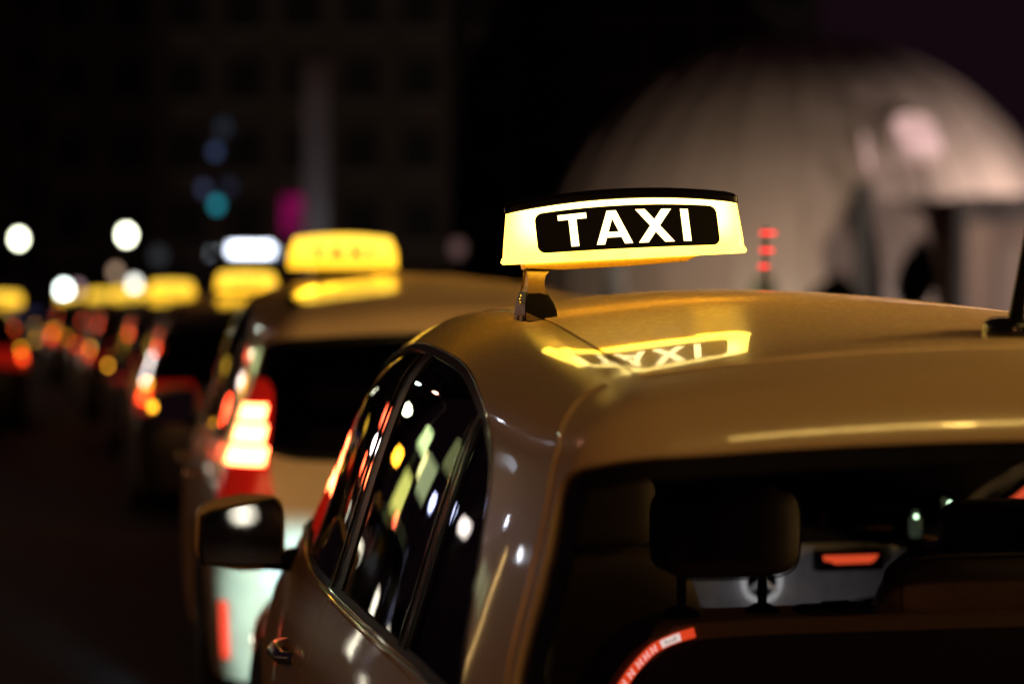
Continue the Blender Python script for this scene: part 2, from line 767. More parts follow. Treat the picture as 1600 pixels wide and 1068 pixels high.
DLO_yz = [(.514, .973), (.56, 1.03), (.594, 1.087), (.633, 1.156), (.69, 1.235), (.76, 1.29), (.906, 1.34), (1.183, 1.39), (1.441, 1.412),
          (1.85, 1.424), (2.15, 1.40), (2.40, 1.335), (2.65, 1.235), (2.9, 1.12), (3.08, 1.03), (3.13, .985), (3.08, .965), (2.6, .958),
          (2.1, .955), (1.489, .957), (1.057, .957), (.8, .952), (.62, .945), (.53, .95)]
STRIP = [(.50, -.572), (.8, -.552), (1.25, -.515), (1.6, -.497), (2.0, -.492), (2.3, -.50), (2.6, -.53), (2.85, -.575), (3.1, -.625), (3.3, -.655)]
SEAM3 = [(-.587, .50, 1.405), (-.632, .525, 1.372), (-.668, .49, 1.335), (-.685, .452, 1.305), (-.70, .424, 1.274), (-.713, .398, 1.233),
         (-.737, .37, 1.157), (-.769, .345, 1.057), (-.785, .311, 1.005), (-.80, .26, .9), (-.80, .21, .8), (-.79, .19, .63)]


def skin_of(mp, p3):
    uv = mp.uv(p3)
    p, n = on_skin(mp, [uv])
    return p[0]


def arc(cy, cz, r, a0, a1, n):
    return [(cy + r * math.cos(R(a0 + (a1 - a0) * i / n)), cz + r * math.sin(R(a0 + (a1 - a0) * i / n))) for i in range(n + 1)]


WHEEL_Y = (.86, 3.45)


def build_car(root, paintm, fine=True, sidegl=None, inside_dark=True, lamps='upright', brake=True, head=False, tint=None):
    st = .03 if fine else .07
    sg = sidegl or SIDEGL
    # --- outlines in panel coordinates
    dlo = [np.array(p) for p in catmull(side_uv(DLO_yz), 4, True)]
    top3 = []
    for y, x in [tuple(q) for q in catmull(STRIP, 4)]:
        top3.append((x, y))
    strip_out = [(x - .016, y) for x, y in top3]
    strip_in = [(x + .016, y) for x, y in top3]
    so3, _ = on_skin(TOPM, strip_out)
    upper = [SIDE.uv(p) for p in so3]
    seam3 = [skin_of(BACK, p) for p in catmull(SEAM3, 4)]
    seam_side = [SIDE.uv(p) for p in seam3]
    # bonnet side line, front cut
    bon = [(-.665, 3.38), (-.70, 3.6), (-.69, 3.9), (-.64, 4.1)]
    bon3, _ = on_skin(TOPM, bon)
    bon_side = [SIDE.uv(p) for p in bon3]
    fr_cut = [SIDE.uv(side_x(3.98, z)) for z in (.56, .5)]
    bottom = []
    fw = arc(WHEEL_Y[1], .31, .37, -18, 198, 14)
    rw = arc(WHEEL_Y[0], .31, .37, -18, 198, 14)
    bl = [(3.95, .3), (3.9, .2)] + fw + [(2.9, .2), (2.2, .19), (1.4, .2)] + rw + [(.42, .2), (.36, .4), (.33, .60)]
    bottom = side_uv(bl)
    outer = seam_side[::-1] + upper + bon_side + fr_cut + bottom
    outer = outer + [SIDE.uv(skin_of(REARM, (-.83, .25, .61)))]
    # doors: holes below and between pillars are drawn as separate parts
    doors = []
    fd = side_uv([(1.74, .945), (1.745, .8), (1.73, .6), (1.70, .36), (2.0, .28), (2.9, .27), (2.98, .5), (3.02, .8), (3.02, .94), (2.6, .946), (2.1, .943)])
    rd = side_uv([(.80, .937), (1.0, .943), (1.4, .944), (1.70, .944), (1.705, .8), (1.69, .6), (1.66, .36), (1.42, .29), (1.30, .42), (1.21, .60), (1.02, .73), (.84, .80)])
    gap = .0025
    fdo = [np.array(q) for q in fd]
    rdo = [np.array(q) for q in rd]
    for mir in (False, True):
        fb = ((.55, -1), (3.2, 2), .022) if fine else None
        panel('side_panel', SIDE, outer, [dlo, fdo, rdo], st * 1.6 if fine else .09, paintm, root, mirror=mir, fine=fb)
        d1 = panel('front_door', SIDE, offset_poly(densify(fdo, .05), .004), [], st * 1.5, paintm, root, mirror=mir)
        d2 = panel('rear_door', SIDE, offset_poly(densify(rdo, .05), .004), [], st * 1.5, paintm, root, mirror=mir)
        s = 1 if mir else -1
        for dd, yy in ((d1, 1.92), (d2, .98)):
            bm = bmesh.new()
            p = side_x(yy + .1, .80)
            xx = abs(p[0]) + .022
            xl = abs(side_x(yy, .80)[0])
            xr = abs(side_x(yy + .2, .80)[0])
            tube(bm, [(s * (xl - .004), yy - .005, .80), (s * (xl + .022), yy + .02, .80), (s * (xx + .01), yy + .1, .803), (s * (xr + .022), yy + .18, .80), (s * (xr - .004), yy + .205, .80)],
                 [.012, .013, .014, .013, .012], 10)
            obj('door_handle', bm, paintm if not fine else CHROME, dd)
        # window trim, pillars, panes
        d_in = offset_poly(dlo, .016)
        panel('window_trim', SIDE, offset_poly(dlo, .0015), [d_in], st * 1.2, SATINB, root, mirror=mir, thick=.02, off=-.002)
        skin_line('trim_bead', SIDE, offset_poly(dlo, .002), .0015, GLOSSB, root, mirror=mir, off=.0, closed=True)
        big = [(0, -1), (0, 2)]
        ys = (.895, .945, 1.61, 1.70)
        cuts = [[(y, -.2), (y, .9)] for y in ys]
        gst = .04 if fine else .09
        for nm, a, b, mt, of, th in (('quarter_window', -9, ys[0], sg, -.006, 0), ('pillar_trim', ys[0], ys[1], SATINB, -.003, .02), ('rear_side_window', ys[1], ys[2], sg, -.006, 0),
                                     ('pillar_trim', ys[2], ys[3], SATINB, -.003, .02), ('front_side_window', ys[3], 9, sg, -.006, 0)):
            panel(nm, SIDE, offset_poly(dlo, .015), [], gst, mt, root, mirror=mir, thick=th, off=of, cut=cuts, keep=lambda c, a=a, b=b: (c[:, 0] > a) & (c[:, 0] < b))
        if fine:
            for y in ys[:2]:
                lim = [p for p in (SIDE.uv(side_x(y, .965)), SIDE.uv(side_x(y, 1.325)))]
                skin_line('pillar_bead', SIDE, lim, .0022, GLOSSB, root, mirror=mir, off=.001)
            lim = [p for p in (SIDE.uv(side_x(1.70, .965)), SIDE.uv(side_x(1.71, 1.405)))]
            skin_line('pillar_bead', SIDE, lim, .0025, GLOSSB, root, mirror=mir, off=.001)
        belt = side_uv([(.56, .945), (.8, .948), (1.06, .95), (1.49, .951), (2.1, .95), (2.6, .952), (3.05, .96)])
        skin_line('belt_moulding', SIDE, belt, .0035, GLOSSB, root, mirror=mir, off=.002, flat=.7, n=8)
        # roof strip
        panel('roof_strip', TOPM, [(x + .0012, y) for x, y in strip_out if y < 2.35] + [(x - .0005, y) for x, y in strip_in if y < 2.35][::-1], [], .02, paintm if fine else GLOSSB, root, mirror=mir, thick=.01, off=-.0025)
        # tail lamp
        if lamps == 'upright':
            tl = [(-.875, .77), (-.73, .76), (-.72, .95), (-.705, 1.14), (-.76, 1.165), (-.80, 1.05), (-.865, .92)]
        else:
            tl = [(-.88, .74), (-.62, .76), (-.62, .90), (-.72, .93), (-.88, .90)]
        uvs = []
        for x, z in tl:
            # the lamp sits on the rear corner
            if lamps == 'upright':
                a = {-.875: -.925, -.73: -.71, -.72: -.735, -.705: -.775, -.76: -.86, -.80: -.90, -.865: -.955}[x]
            else:
                a = {-.88: -1.02, -.62: -.55, -.72: -.62}[x]
            uvs.append((a * .9, z))
        tl_o = [tuple(q) for q in catmull(uvs, 3, True)]
        lamp = panel('tail_lamp', REARM, tl_o, [], .03, MATS['tail_red_dim'], root, mirror=mir, thick=.025, off=.008)
        if brake:
            cells = ((1.035, 1.085), (.965, 1.02), (.895, .95)) if lamps == 'upright' else ((.80, .87),)
            for z0, z1 in cells:
                a0 = -.935 if lamps == 'upright' else -.95
                a1 = -(.735 + (z0 - .9) * .25) if lamps == 'upright' else -.80
                sh = (1.03 - z0) * .45 if lamps == 'upright' else 0
                panel('brake_light', REARM, [((a0 + sh * -.35 + .02) * .9, z0), (a1 * .9, z0), (a1 * .9, z1), ((a0 + sh * -.35 + .03) * .9, z1)], [], .03, MATS['brake_on'] if lamps == 'upright' else MATS['tail_on'], lamp, mirror=mir, thick=.004, off=.0105)
            if lamps == 'flat':
                panel('indicator_light', REARM, [(-.95 * .9, .905), (-.82 * .9, .905), (-.82 * .9, .935), (-.95 * .9, .935)], [], .03, MATS['amber_on'], lamp, mirror=mir, thick=.004, off=.0105)
                panel('upper_light', REARM, [(-.90 * .9, 1.13), (-.86 * .9, 1.13), (-.86 * .9, 1.18), (-.90 * .9, 1.18)], [], .03, MATS['tail_on'], lamp, mirror=mir, thick=.004, off=.0105)
        # headlamp
        hl = [tuple(q) for q in catmull([(-.80 * .9, .50), (-.48 * .9, .50), (-.45 * .9, .56), (-.58 * .9, .60), (-.78 * .9, .585)], 3, True)]
        panel('headlight', FRONTM, hl, [], .03, MATS['headlight_on'] if head else MATS['lens_off'], root, mirror=mir, thick=.02, off=.006)
        # mirror
        mz = .968
        m = empty('side_mirror', (s * .90, 2.70, mz), 0, parent=root)
        m.scale = (1.05, 1.05, 1.22)
        bm = bmesh.new()
        sh = lambda p: Vector((p.x, p.y, p.z + (p.x * s) * (-.10) * (1 if p.z > 0 else .1)))
        cushion(bm, (0, .035, 0), (.098, .055, .072), .42, .5, 36, 20, warp=lambda p: Vector((p.x, p.y if p.y > -.002 else -.002, p.z * (1 - .22 * max(0, p.x * s) / .098))))
        obj('mirror_shell', bm, paintm, m)
        bm = bmesh.new()
        zt = .055
        gl = [(-s * .084, -zt), (s * .080, -zt * .98), (s * .086, -zt * .5), (s * .082, zt * .58), (s * .06, zt * .74), (-s * .07, zt * 1.1), (-s * .085, zt * .8)]
        extrude_poly(bm, [(x, z) for x, z in gl], 'y', -.004, .006)
        obj('mirror_glass', bm, MATS['mirror_glass'], m, rot=(R(-2.6), 0, R(9 * s)))
        bm = bmesh.new()
        g2 = [(x * 1.07, z * 1.09) for x, z in gl]
        extrude_poly(bm, g2, 'y', .022, .036, .003)
        obj('mirror_rim', bm, BLACKP, m)
        bm = bmesh.new()
        tube(bm, [(-s * .05, .04, -.05), (-s * .10, .05, -.055), (-s * .17, .06, -.05), (-s * .19, .07, -.045)], [.02, .022, .024, .028], 10)
        obj('mirror_arm', bm, BLACKP, m)
        if not fine:
            bm = bmesh.new()
            box(bm, s * .085 - .012, s * .085 + .012, -.006, .01, -.01, .012, .002)
            obj('indicator_lamp', bm, MATS['amber_on'], m)
        for yy in WHEEL_Y:
            w = empty('wheel', (s * (.79 if yy < 2 else .68), yy, .31), 0, parent=root)
            bm = bmesh.new()
            lathe(bm, [(.20, -.10), (.285, -.105), (.31, -.085), (.315, 0), (.31, .085), (.285, .105), (.20, .10)], 36, 'x')
            obj('tyre', bm, RUBBER, w)
            bm = bmesh.new()
            lathe(bm, [(.03, s * .07), (.06, s * .075), (.06, s * .06), (.19, s * .055), (.205, s * .09), (.205, -s * .08), (.03, -s * .08)], 30, 'x')
            for k in range(7):
                a = 2 * math.pi * k / 7
                tube(bm, [(s * .085, .05 * math.cos(a), .05 * math.sin(a)), (s * .088, .195 * math.cos(a), .195 * math.sin(a))], [.018, .012], 6)
            obj('rim', bm, ALU, w)
    # --- roof panel
    ri = [(x + .002, y) for x, y in [tuple(q) for q in strip_in] if y <= 2.36]
    ri = [(x, y) for x, y in ri if y > .5]
    rear_roof = [(x, .452 + .25 * (abs(x) ** 2) * .55) for x in (-.556, -.45, -.3, -.15, 0)]
    left = rear_roof[::-1] + ri + [(-.47, 2.34), (-.3, 2.38), (0, 2.40)]
    full = left + [(-x, y) for x, y in left[::-1]][1:-1]
    panel('roof_panel', TOPM, full, [], .03 if fine else .09, paintm, root)
    ws = [(0, 2.415), (-.3, 2.395), (-.46, 2.355)] + [(x + .03, y) for x, y in [tuple(q) for q in strip_in] if y > 2.42] + [(-.60, 3.32), (-.3, 3.40), (0, 3.42)]
    wfull = ws + [(-x, y) for x, y in ws[::-1]][1:-1]
    panel('windscreen', TOPM, wfull, [], .07, CLEARGL, root, thick=0, off=-.004)
    ap = [(x + .001, y) for x, y in strip_out if y > 2.36] + [(x + .032, y) for x, y in strip_in if y > 2.36][::-1]
    for mir in (False, True):
        panel('windscreen_pillar', TOPM, ap, [], .03 if fine else .06, paintm, root, mirror=mir)
    bo = [(0, 3.435), (-.3, 3.415), (-.60, 3.335), (-.655, 3.36), (-.695, 3.6), (-.684, 3.9), (-.635, 4.10), (-.4, 4.2), (0, 4.24)]
    bfull = [(-x, y) for x, y in bo[::-1]][:-1] + bo[:-1]
    panel('bonnet', TOPM, bo + [(-x, y) for x, y in bo[::-1]][1:-1], [], .06 if fine else .1, paintm, root)
    # front end
    fe = [(-1.32 * .9, .22), (1.32 * .9, .22)]
    fp3, _ = on_skin(TOPM, [(-.64, 4.105), (-.4, 4.205), (0, 4.245), (.4, 4.205), (.64, 4.105)])
    edge = [FRONTM.uv(p) for p in fp3]
    sidee = [FRONTM.uv(side_x(3.985, z)) for z in (.22, .40, .56)]
    feo = [(-a, z) if False else (a, z) for a, z in sidee]
    front_out = feo + edge + [(-a, z) for a, z in feo[::-1]]
    panel('front_bumper', FRONTM, front_out, [], .06 if fine else .1, paintm, root)
    gr = [(-.33, .42), (.33, .42), (.36, .58), (-.36, .58)]
    panel('radiator_grille', FRONTM, gr, [], .06, GLOSSB, root, thick=.01, off=.006)
    # --- tailgate with lip
    seam_b = [np.array(BACK.uv(p)) + np.array((.0035, 0)) for p in seam3]
    seam_b = [(a[0], a[1]) for a in seam_b]
    rr3, _ = on_skin(TOPM, [(x, y - .0045) for x, y in rear_roof])
    rrb = [BACK.uv(p) for p in rr3]
    low3 = [skin_of(REARM, (x, 0, .63)) for x in (-.7, -.4, 0)]
    lowb = [BACK.uv(p) for p in low3]
    left = rrb[::-1] + seam_b[1:] + lowb
    tg = left + [(-x, q) for x, q in left[::-1]][1:-1]
    rwin = [(0, .215, 1.325), (-.27, .224, 1.323), (-.445, .238, 1.316), (-.573, .252, 1.309), (-.65, .29, 1.297), (-.688, .342, 1.282), (-.699, .368, 1.262),
            (-.708, .356, 1.236), (-.726, .328, 1.179), (-.745, .312, 1.121), (-.766, .298, 1.056), (-.780, .282, 1.0), (-.782, .25, .955), (-.755, .2, .925), (-.6, .1, .915), (-.3, .06, .91), (0, .05, .905)]
    rl = [BACK.uv(skin_of(BACK, p)) for p in rwin]
    rl = [tuple(q) for q in catmull(rl, 3)]
    rfull = rl + [(-x, q) for x, q in rl[::-1]][1:-1]
    tgo = panel('tailgate', BACK, tg, [rfull], .016 if fine else .07, paintm, root, inner=INNER)
    if fine:
        for mir in (False, True):
            skin_line('panel_hem', BACK, [(a - .001, b) for a, b in seam_b[1:]], .006, paintm, tgo, off=-.002, mirror=mir)
            skin_line('panel_hem', BACK, [(a, b - .004) for a, b in rrb], .006, paintm, tgo, off=-.0025, mirror=mir)
    rin = offset_poly(rfull, .028)
    panel('window_surround', BACK, offset_poly(rfull, .001), [rin], .03, GLOSSB, tgo, thick=.006, off=-.006)
    panel('rear_window', BACK, offset_poly(rfull, .026), [], .05, REARGL if fine else sg, root, thick=0, off=-.0075)
    bu = [(-1.02, .615), (-.8, .62), (0, .615), (.8, .62), (1.02, .615), (1.04, .4), (1.0, .2), (0, .2), (-1.0, .2), (-1.04, .4)]
    panel('rear_bumper', REARM, [(a * .9, z) for a, z in bu], [], .05 if fine else .1, paintm, root, off=.012)
    bm = bmesh.new()
    box(bm, -.26, .26, -.032, -.024, .42, .53, .002)
    o = obj('number_plate', bm, plain('plate_white', (.7, .7, .68), .4), root)
    bm = bmesh.new()
    box(bm, -.74, .74, .35, 3.9, .17, .24, .02)
    obj('underbody', bm, RUBBER, root)
    for s in (-1, 1):
        for yy in WHEEL_Y:
            bm = bmesh.new()
            lathe(bm, [(.365, s * .50), (.365, s * (.84 if yy < 2 else .73))], 24, 'x', (0, yy, .31))
            for f in [f for f in bm.faces if len(f.verts) > 4]:
                if f.calc_center_median().x * s > .7:
                    bm.faces.remove(f)
            obj('wheel_arch_liner', bm, RUBBER, root)


glow('brake_on', (1.0, .15, .045), 26)
glow('amber_on', (1.0, .42, .02), 7)
glow('reflector_red', (1, .07, .03), .8)  # light thrown back by the reflector, put in as emission
glow('tail_red_dim', (1.0, .02, .008), .22)
glow('tail_on', (1.0, .06, .01), 6)
glow('headlight_on', (1.0, .92, .70), 9)
plain('lens_off', (.25, .25, .26), .1, coat=1)
plain('mirror_glass', (.55, .55, .58), .015, metal=1, var=.01)
exec_marker = None


# ------------------------------------------------------------------ roof sign
def pow_ellipse(u, a, d, n):
    return d * max(0.0, 1 - abs(u / a) ** n) ** (1 / n)


def make_sign(root_name, label, style, group=None, detail=True):
    """lit roof sign on a bracket; local origin at the middle of the sign's underside, x along it, -y towards the rear"""
    root = empty(root_name, (0, 0, 0), 0, label, 'roof sign', group)
    HW = .222
    N = 3.4 if detail else 2.6

    def dims(v):
        a = (HW + .004 - .011 * v) if detail else HW * (1 - .10 * v ** 5)
        d = .056 - .032 * v
        return a, d

    def hh(u):
        return .098 + .017 * (1 - min(1, (u / HW)) ** 2 if True else 0)

    def hgt(u):
        return .096 + .018 * (1 - min(1.0, abs(u) / HW) ** 2.0)

    def face(u, v, out=0.0):
        a, d = dims(v)
        return Vector((u, -pow_ellipse(u, a, d, N) - out, v * hgt(u)))
    nring = 96
    def ring(v, grow=0.0, dz=0.0):
        a, d = dims(v)
        a += grow
        d += grow
        pts = []
        for k in range(nring):
            t = 2 * math.pi * k / nring
            c, s = math.cos(t), math.sin(t)
            x = a * math.copysign(abs(c) ** (2 / N), c)
            y = d * math.copysign(abs(s) ** (2 / N), s)
            pts.append(Vector((x, y, v * hgt(x) + dz)))
        return pts
    lens_m = MATS['sign_lens'] if style == 'white' else MATS['sign_lens_yellow']
    bm = bmesh.new()
    rows = [ring(0, -.010, .0005), ring(0, -.002, 0), ring(0, .002, .004), ring(.095, .0016), ring(.115, .0012), ring(.125, -.0008)] + [ring(v) for v in (.3, .5, .7, .9, 1.0)]
    vr = [[bm.verts.new(p) for p in r] for r in rows]
    for a, b in zip(vr, vr[1:]):
        for k in range(nring):
            bm.faces.new((a[k], a[(k + 1) % nring], b[(k + 1) % nring], b[k]))
    # underside ring only: the middle is closed by the bracket plate
    obj('lens', bm, lens_m, root)
    bm = bmesh.new()
    outr = [bm.verts.new(p) for p in ring(0, -.0095, .0005)]
    inner = [bm.verts.new(Vector((p.co.x * .80, p.co.y * .55, .001))) for p in outr]
    for k in range(nring):
        bm.faces.new((inner[k], inner[(k + 1) % nring], outr[(k + 1) % nring], outr[k]))
    bm.faces.new(inner)
    obj('lens_base', bm, MATS['sign_base_roof_glow'], root)
    bm = bmesh.new()
    rows = [ring(1.0, .001, -.006), ring(1.0, .0035, -.003), ring(1.0, .003, .006), ring(1.0, -.003, .0115), ring(1.0, -.014, .014)]
    vr = [[bm.verts.new(p) for p in r] for r in rows]
    for a, b in zip(vr, vr[1:]):
        for k in range(nring):
            bm.faces.new((a[k], a[(k + 1) % nring], b[(k + 1) % nring], b[k]))
    bm.faces.new(vr[-1])
    obj('top_cap', bm, BLACKP if style == 'white' else lens_m, root)
    for sgn in ((-1, 1) if detail else (-1,)):
        def fc(u, v, out):
            p = face(u * (1 if sgn < 0 else -1), v, out)
            return p if sgn < 0 else Vector((p.x, -p.y, p.z))
        pan = None
        if style == 'white':
            # black panel with round corners, wrapped on the lens
            bm = bmesh.new()
            u0, u1, v0, v1, rc = -.170, .169, .165, .85, .014
            cols = 60
            top, bot = [], []
            def vrange(u):
                du = min(u - u0, u1 - u)
                if du < rc:
                    k = rc - math.sqrt(max(0, rc * rc - (rc - du) ** 2))
                else:
                    k = 0
                return v0 + k / .11, v1 - k / .11
            us = [u0 + (u1 - u0) * i / cols for i in range(cols + 1)]
            us = sorted(set(us + [u0 + rc * t for t in (.03, .1, .2, .35, .6, .8)] + [u1 - rc * t for t in (.03, .1, .2, .35, .6, .8)]))
            NV = 8
            for u in us:
                a, b = vrange(u)
                top.append([bm.verts.new(fc(u, a + (b - a) * j / NV, .0007)) for j in range(NV + 1)])
            for a, b in zip(top, top[1:]):
                for j in range(NV):
                    bm.faces.new((a[j], b[j], b[j + 1], a[j + 1]))
            pan = obj('black_panel', bm, MATS['sign_black'], root)
        # letters
        cap0, cap1 = (.245, .775) if style == 'white' else (.3, .7)
        W = cap1 - cap0
        def quadstrip(bm, poly):
            # poly in letter space (u metres, t 0..1); fan of thin quads
            vs = [bm.verts.new(fc(u, cap0 + t * W, .0016)) for u, t in poly]
            bm.faces.new(vs)
        s = .0135   # stroke
        letters = {
            'T': (-.1025, [[(-.0262, .83), (-.0262, 1), (.0262, 1), (.0262, .83)], [(-.0072, 0), (-.0072, .83), (.0072, .83), (.0072, 0)]]),
            'A': (-.0295, [[(-.0335, 0), (-.0085, 1), (.0, 1), (.0, .76), (-.0185, 0)], [(.0335, 0), (.0185, 0), (.0, .76), (.0, 1), (.0085, 1)], [(-.016, .20), (-.0115, .36), (.0115, .36), (.016, .20)]]),
            'X': (.0485, [[(-.0335, 0), (-.0155, 0), (.0335, 1), (.0155, 1)], [(.0335, 0), (.0155, 0), (-.0335, 1), (-.0155, 1)]]),
            'I': (.1065, [[(-.0073, 0), (-.0073, 1), (.0073, 1), (.0073, 0)]]),
        }
        for ch, (cu, polys) in letters.items():
            bm = bmesh.new()
            for i, poly in enumerate(polys):
                # subdivide along t for the curve
                us_ = [(cu + u, t) for u, t in poly]
                vs = [bm.verts.new(fc(u, cap0 + t * W, .0016 + i * .0003)) for u, t in us_]
                bm.faces.new(vs)
            bmesh.ops.triangulate(bm, faces=bm.faces[:])
            obj('letter', bm, MATS['sign_letter'] if style == 'white' else MATS['sign_black'], pan if pan else root, smooth=False)
    return root


def sign_lens(name, core, edge, st):
    """translucent plastic lit by lamps inside: hotter near the tubes, yellower along the bottom rim"""
    m, nt, b = nodes_of(name)
    tc = nt.nodes.new('ShaderNodeTexCoord')
    sep = nt.nodes.new('ShaderNodeSeparateXYZ')
    nt.links.new(tc.outputs['Object'], sep.inputs[0])
    rz = nt.nodes.new('ShaderNodeMapRange')
    rz.interpolation_type = 'SMOOTHSTEP'
    rz.inputs['From Min'].default_value = 0.012
    rz.inputs['From Max'].default_value = 0.075
    nt.links.new(sep.outputs['Z'], rz.inputs['Value'])
    ab = nt.nodes.new('ShaderNodeMath')
    ab.operation = 'ABSOLUTE'
    nt.links.new(sep.outputs['X'], ab.inputs[0])
    rx = nt.nodes.new('ShaderNodeMapRange')
    rx.interpolation_type = 'SMOOTHSTEP'
    rx.inputs['From Min'].default_value = 0.225
    rx.inputs['From Max'].default_value = 0.17
    nt.links.new(ab.outputs[0], rx.inputs['Value'])
    mu = nt.nodes.new('ShaderNodeMath')
    mu.operation = 'MULTIPLY'
    nt.links.new(rz.outputs[0], mu.inputs[0])
    nt.links.new(rx.outputs[0], mu.inputs[1])
    nz = nt.nodes.new('ShaderNodeTexNoise')
    nz.inputs['Scale'].default_value = 14
    nt.links.new(tc.outputs['Object'], nz.inputs['Vector'])
    ad = nt.nodes.new('ShaderNodeMath')
    ad.operation = 'MULTIPLY_ADD'
    ad.inputs[1].default_value = .35
    nt.links.new(nz.outputs['Fac'], ad.inputs[0])
    nt.links.new(mu.outputs[0], ad.inputs[2])
    mix = nt.nodes.new('ShaderNodeMixRGB')
    mix.inputs[1].default_value = (*edge, 1)
    mix.inputs[2].default_value = (*core, 1)
    nt.links.new(ad.outputs[0], mix.inputs[0])
    b.inputs['Base Color'].default_value = (.25, .2, .1, 1)
    b.inputs['Roughness'].default_value = .3
    nt.links.new(mix.outputs[0], b.inputs['Emission Color'])
    b.inputs['Emission Strength'].default_value = st
    MATS[name] = m


sign_lens('sign_lens', (1.0, .72, .19), (.78, .46, .030), 5.2)
sign_lens('sign_lens_yellow', (1.0, .60, .05), (.95, .46, .008), 2.1)
glow('sign_letter', (1.0, .78, .34), 3.6)
glow('sign_base_roof_glow', (1.0, .50, .02), 20)  # strong amber emission added to throw a golden glow on the roof
plain('sign_black', (.004, .003, .003), .4, spec=.15)


# ================================================================== LARGE STRUCTURE
def sheet(name, x0, x1, y0, y1, z, mat):
    bm = bmesh.new()
    vs = [bm.verts.new(p) for p in ((x0, y0, z), (x1, y0, z), (x1, y1, z), (x0, y1, z))]
    bm.faces.new(vs)
    return tag(obj(name, bm, mat, None, smooth=False), kind='structure')


ASPH = plain('asphalt', (.045, .041, .042), .7, scale=3, var=.35, bump=.9, bscale=160)
PAVE = plain('pavement_stone', (.12, .11, .10), .8, scale=2, var=.2, bump=.4)
CONC = plain('concrete', (.3, .28, .26), .8, scale=1.5, var=.15, bump=.3)
DARKM = plain('painted_steel', (.03, .03, .032), .45)
GALV = plain('galvanised_steel', (.3, .3, .31), .45, metal=.7)
FACA = plain('facade_render', (.16, .115, .09), .85, scale=.6, var=.2)
FACB = plain('facade_dark', (.07, .055, .055), .85, scale=.6, var=.2)

sheet('ground', -900, 900, -600, 1200, -.02, plain('ground_dirt', (.04, .035, .03), .9, scale=.3, var=.3))
SD = Vector((-math.sin(R(11)), math.cos(R(11)), 0))      # along the street
SR = Vector((math.cos(R(11)), math.sin(R(11)), 0))       # to its right


def sp(a, b, z=0):
    """street coordinates: a metres along, b metres to the right of the queue of taxis"""
    return Vector((.75, 3.3, 0)) + SD * a + SR * b + Vector((0, 0, z))


def street_sheet(name, a0, a1, b0, b1, z0, z1, mat):
    bm = bmesh.new()
    if z1 > z0:
        lo = [bm.verts.new(sp(a, b, z0)) for a, b in ((a0, b0), (a1, b0), (a1, b1), (a0, b1))]
        hi = [bm.verts.new(sp(a, b, z1)) for a, b in ((a0, b0), (a1, b0), (a1, b1), (a0, b1))]
        bm.faces.new(hi)
        for i in range(4):
            bm.faces.new((lo[i], lo[(i + 1) % 4], hi[(i + 1) % 4], hi[i]))
    else:
        bm.faces.new([bm.verts.new(sp(a, b, z0)) for a, b in ((a0, b0), (a1, b0), (a1, b1), (a0, b1))])
    return tag(obj(name, bm, mat, None, smooth=False), kind='structure')


street_sheet('road', -40, 160, -9.2, 3.2, 0, 0, ASPH)
street_sheet('kerb', -40, 160, 3.2, 3.36, -.01, .13, CONC)
street_sheet('pavement', -40, 160, 3.36, 60, -.01, .12, PAVE)
street_sheet('kerb', -40, 160, -9.36, -9.2, -.01, .13, CONC)
street_sheet('pavement', -40, 160, -22, -9.36, -.01, .12, PAVE)
LINE = plain('road_marking', (.55, .55, .52), .7)
for i in range(14):
    street_sheet('lane_marking', -18 + i * 8, -15 + i * 8, -3.0, -2.88, .004, .004, LINE)


def window_grid(root, w, h, cols, rows, y, mx=.12, sill=1.2, lit=(), litm=None, wallz0=3.0):
    me = None
    dx = w / cols
    dz = (h - wallz0) / rows
    base = None
    for r in range(rows):
        for c in range(cols):
            if base is None:
                bm = bmesh.new()
                box(bm, -dx * .3, dx * .3, -.06, .02, 0, dz * .6)
                base = obj('window', bm, MATS['dark_pane'], root, smooth=False)
                bm = bmesh.new()
                box(bm, -dx * .34, dx * .34, -.14, .0, -.12, -.02)
                sl = obj('sill', bm, CONC, base, smooth=False)
                o = base
            else:
                o = base.copy()
                C.objects.link(o)
                s2 = sl.copy()
                C.objects.link(s2)
                s2.parent = o
            o.location = (-w / 2 + dx * (c + .5), y, wallz0 + dz * r + dz * .2)
            if (r, c) in lit:
                o.data = o.data.copy()
                o.data.materials[0] = litm[(r, c)]


plain('dark_pane', (.015, .017, .02), .55, spec=.2)


def building(loc, rz, w, h, d, mat, cols, rows, label, lit=(), litm=None, name='office_building'):
    root = empty(name, loc, rz, label, 'building')
    bm = bmesh.new()
    box(bm, -w / 2, w / 2, 0, d, 0, h)
    obj('wall', bm, mat, root, smooth=False)
    bm = bmesh.new()
    box(bm, -w / 2 - .3, w / 2 + .3, -.3, d + .3, h + .002, h + .5)
    obj('roof', bm, CONC, root, smooth=False)
    window_grid(root, w, h, cols, rows, -.02, lit=lit, litm=litm)
    bm = bmesh.new()
    box(bm, -w / 2 + .3, w / 2 - .3, -.15, -.02, .3, 2.4)
    obj('shopfront', bm, MATS['dark_pane'], root, smooth=False)
    return root


BLUE = glow('blue_window_light', (.045, .085, .20), .7)
TEAL = glow('teal_light', (.02, .33, .42), 1.6)
building(at(120, 450, 125) * 1, R(8), 46, 30, 14, FACB, 12, 8, 'dark office block at the far left end of the street')
building(Vector((-13, 118, 0)), R(-4), 20, 34, 14, FACB, 7, 9, 'tall dark block behind the pale pylon with a few blue lit windows')
building(Vector((6, 135, 0)), R(-6), 22, 26, 14, FACB, 7, 7, 'unlit dark block between the pylon and the dome')


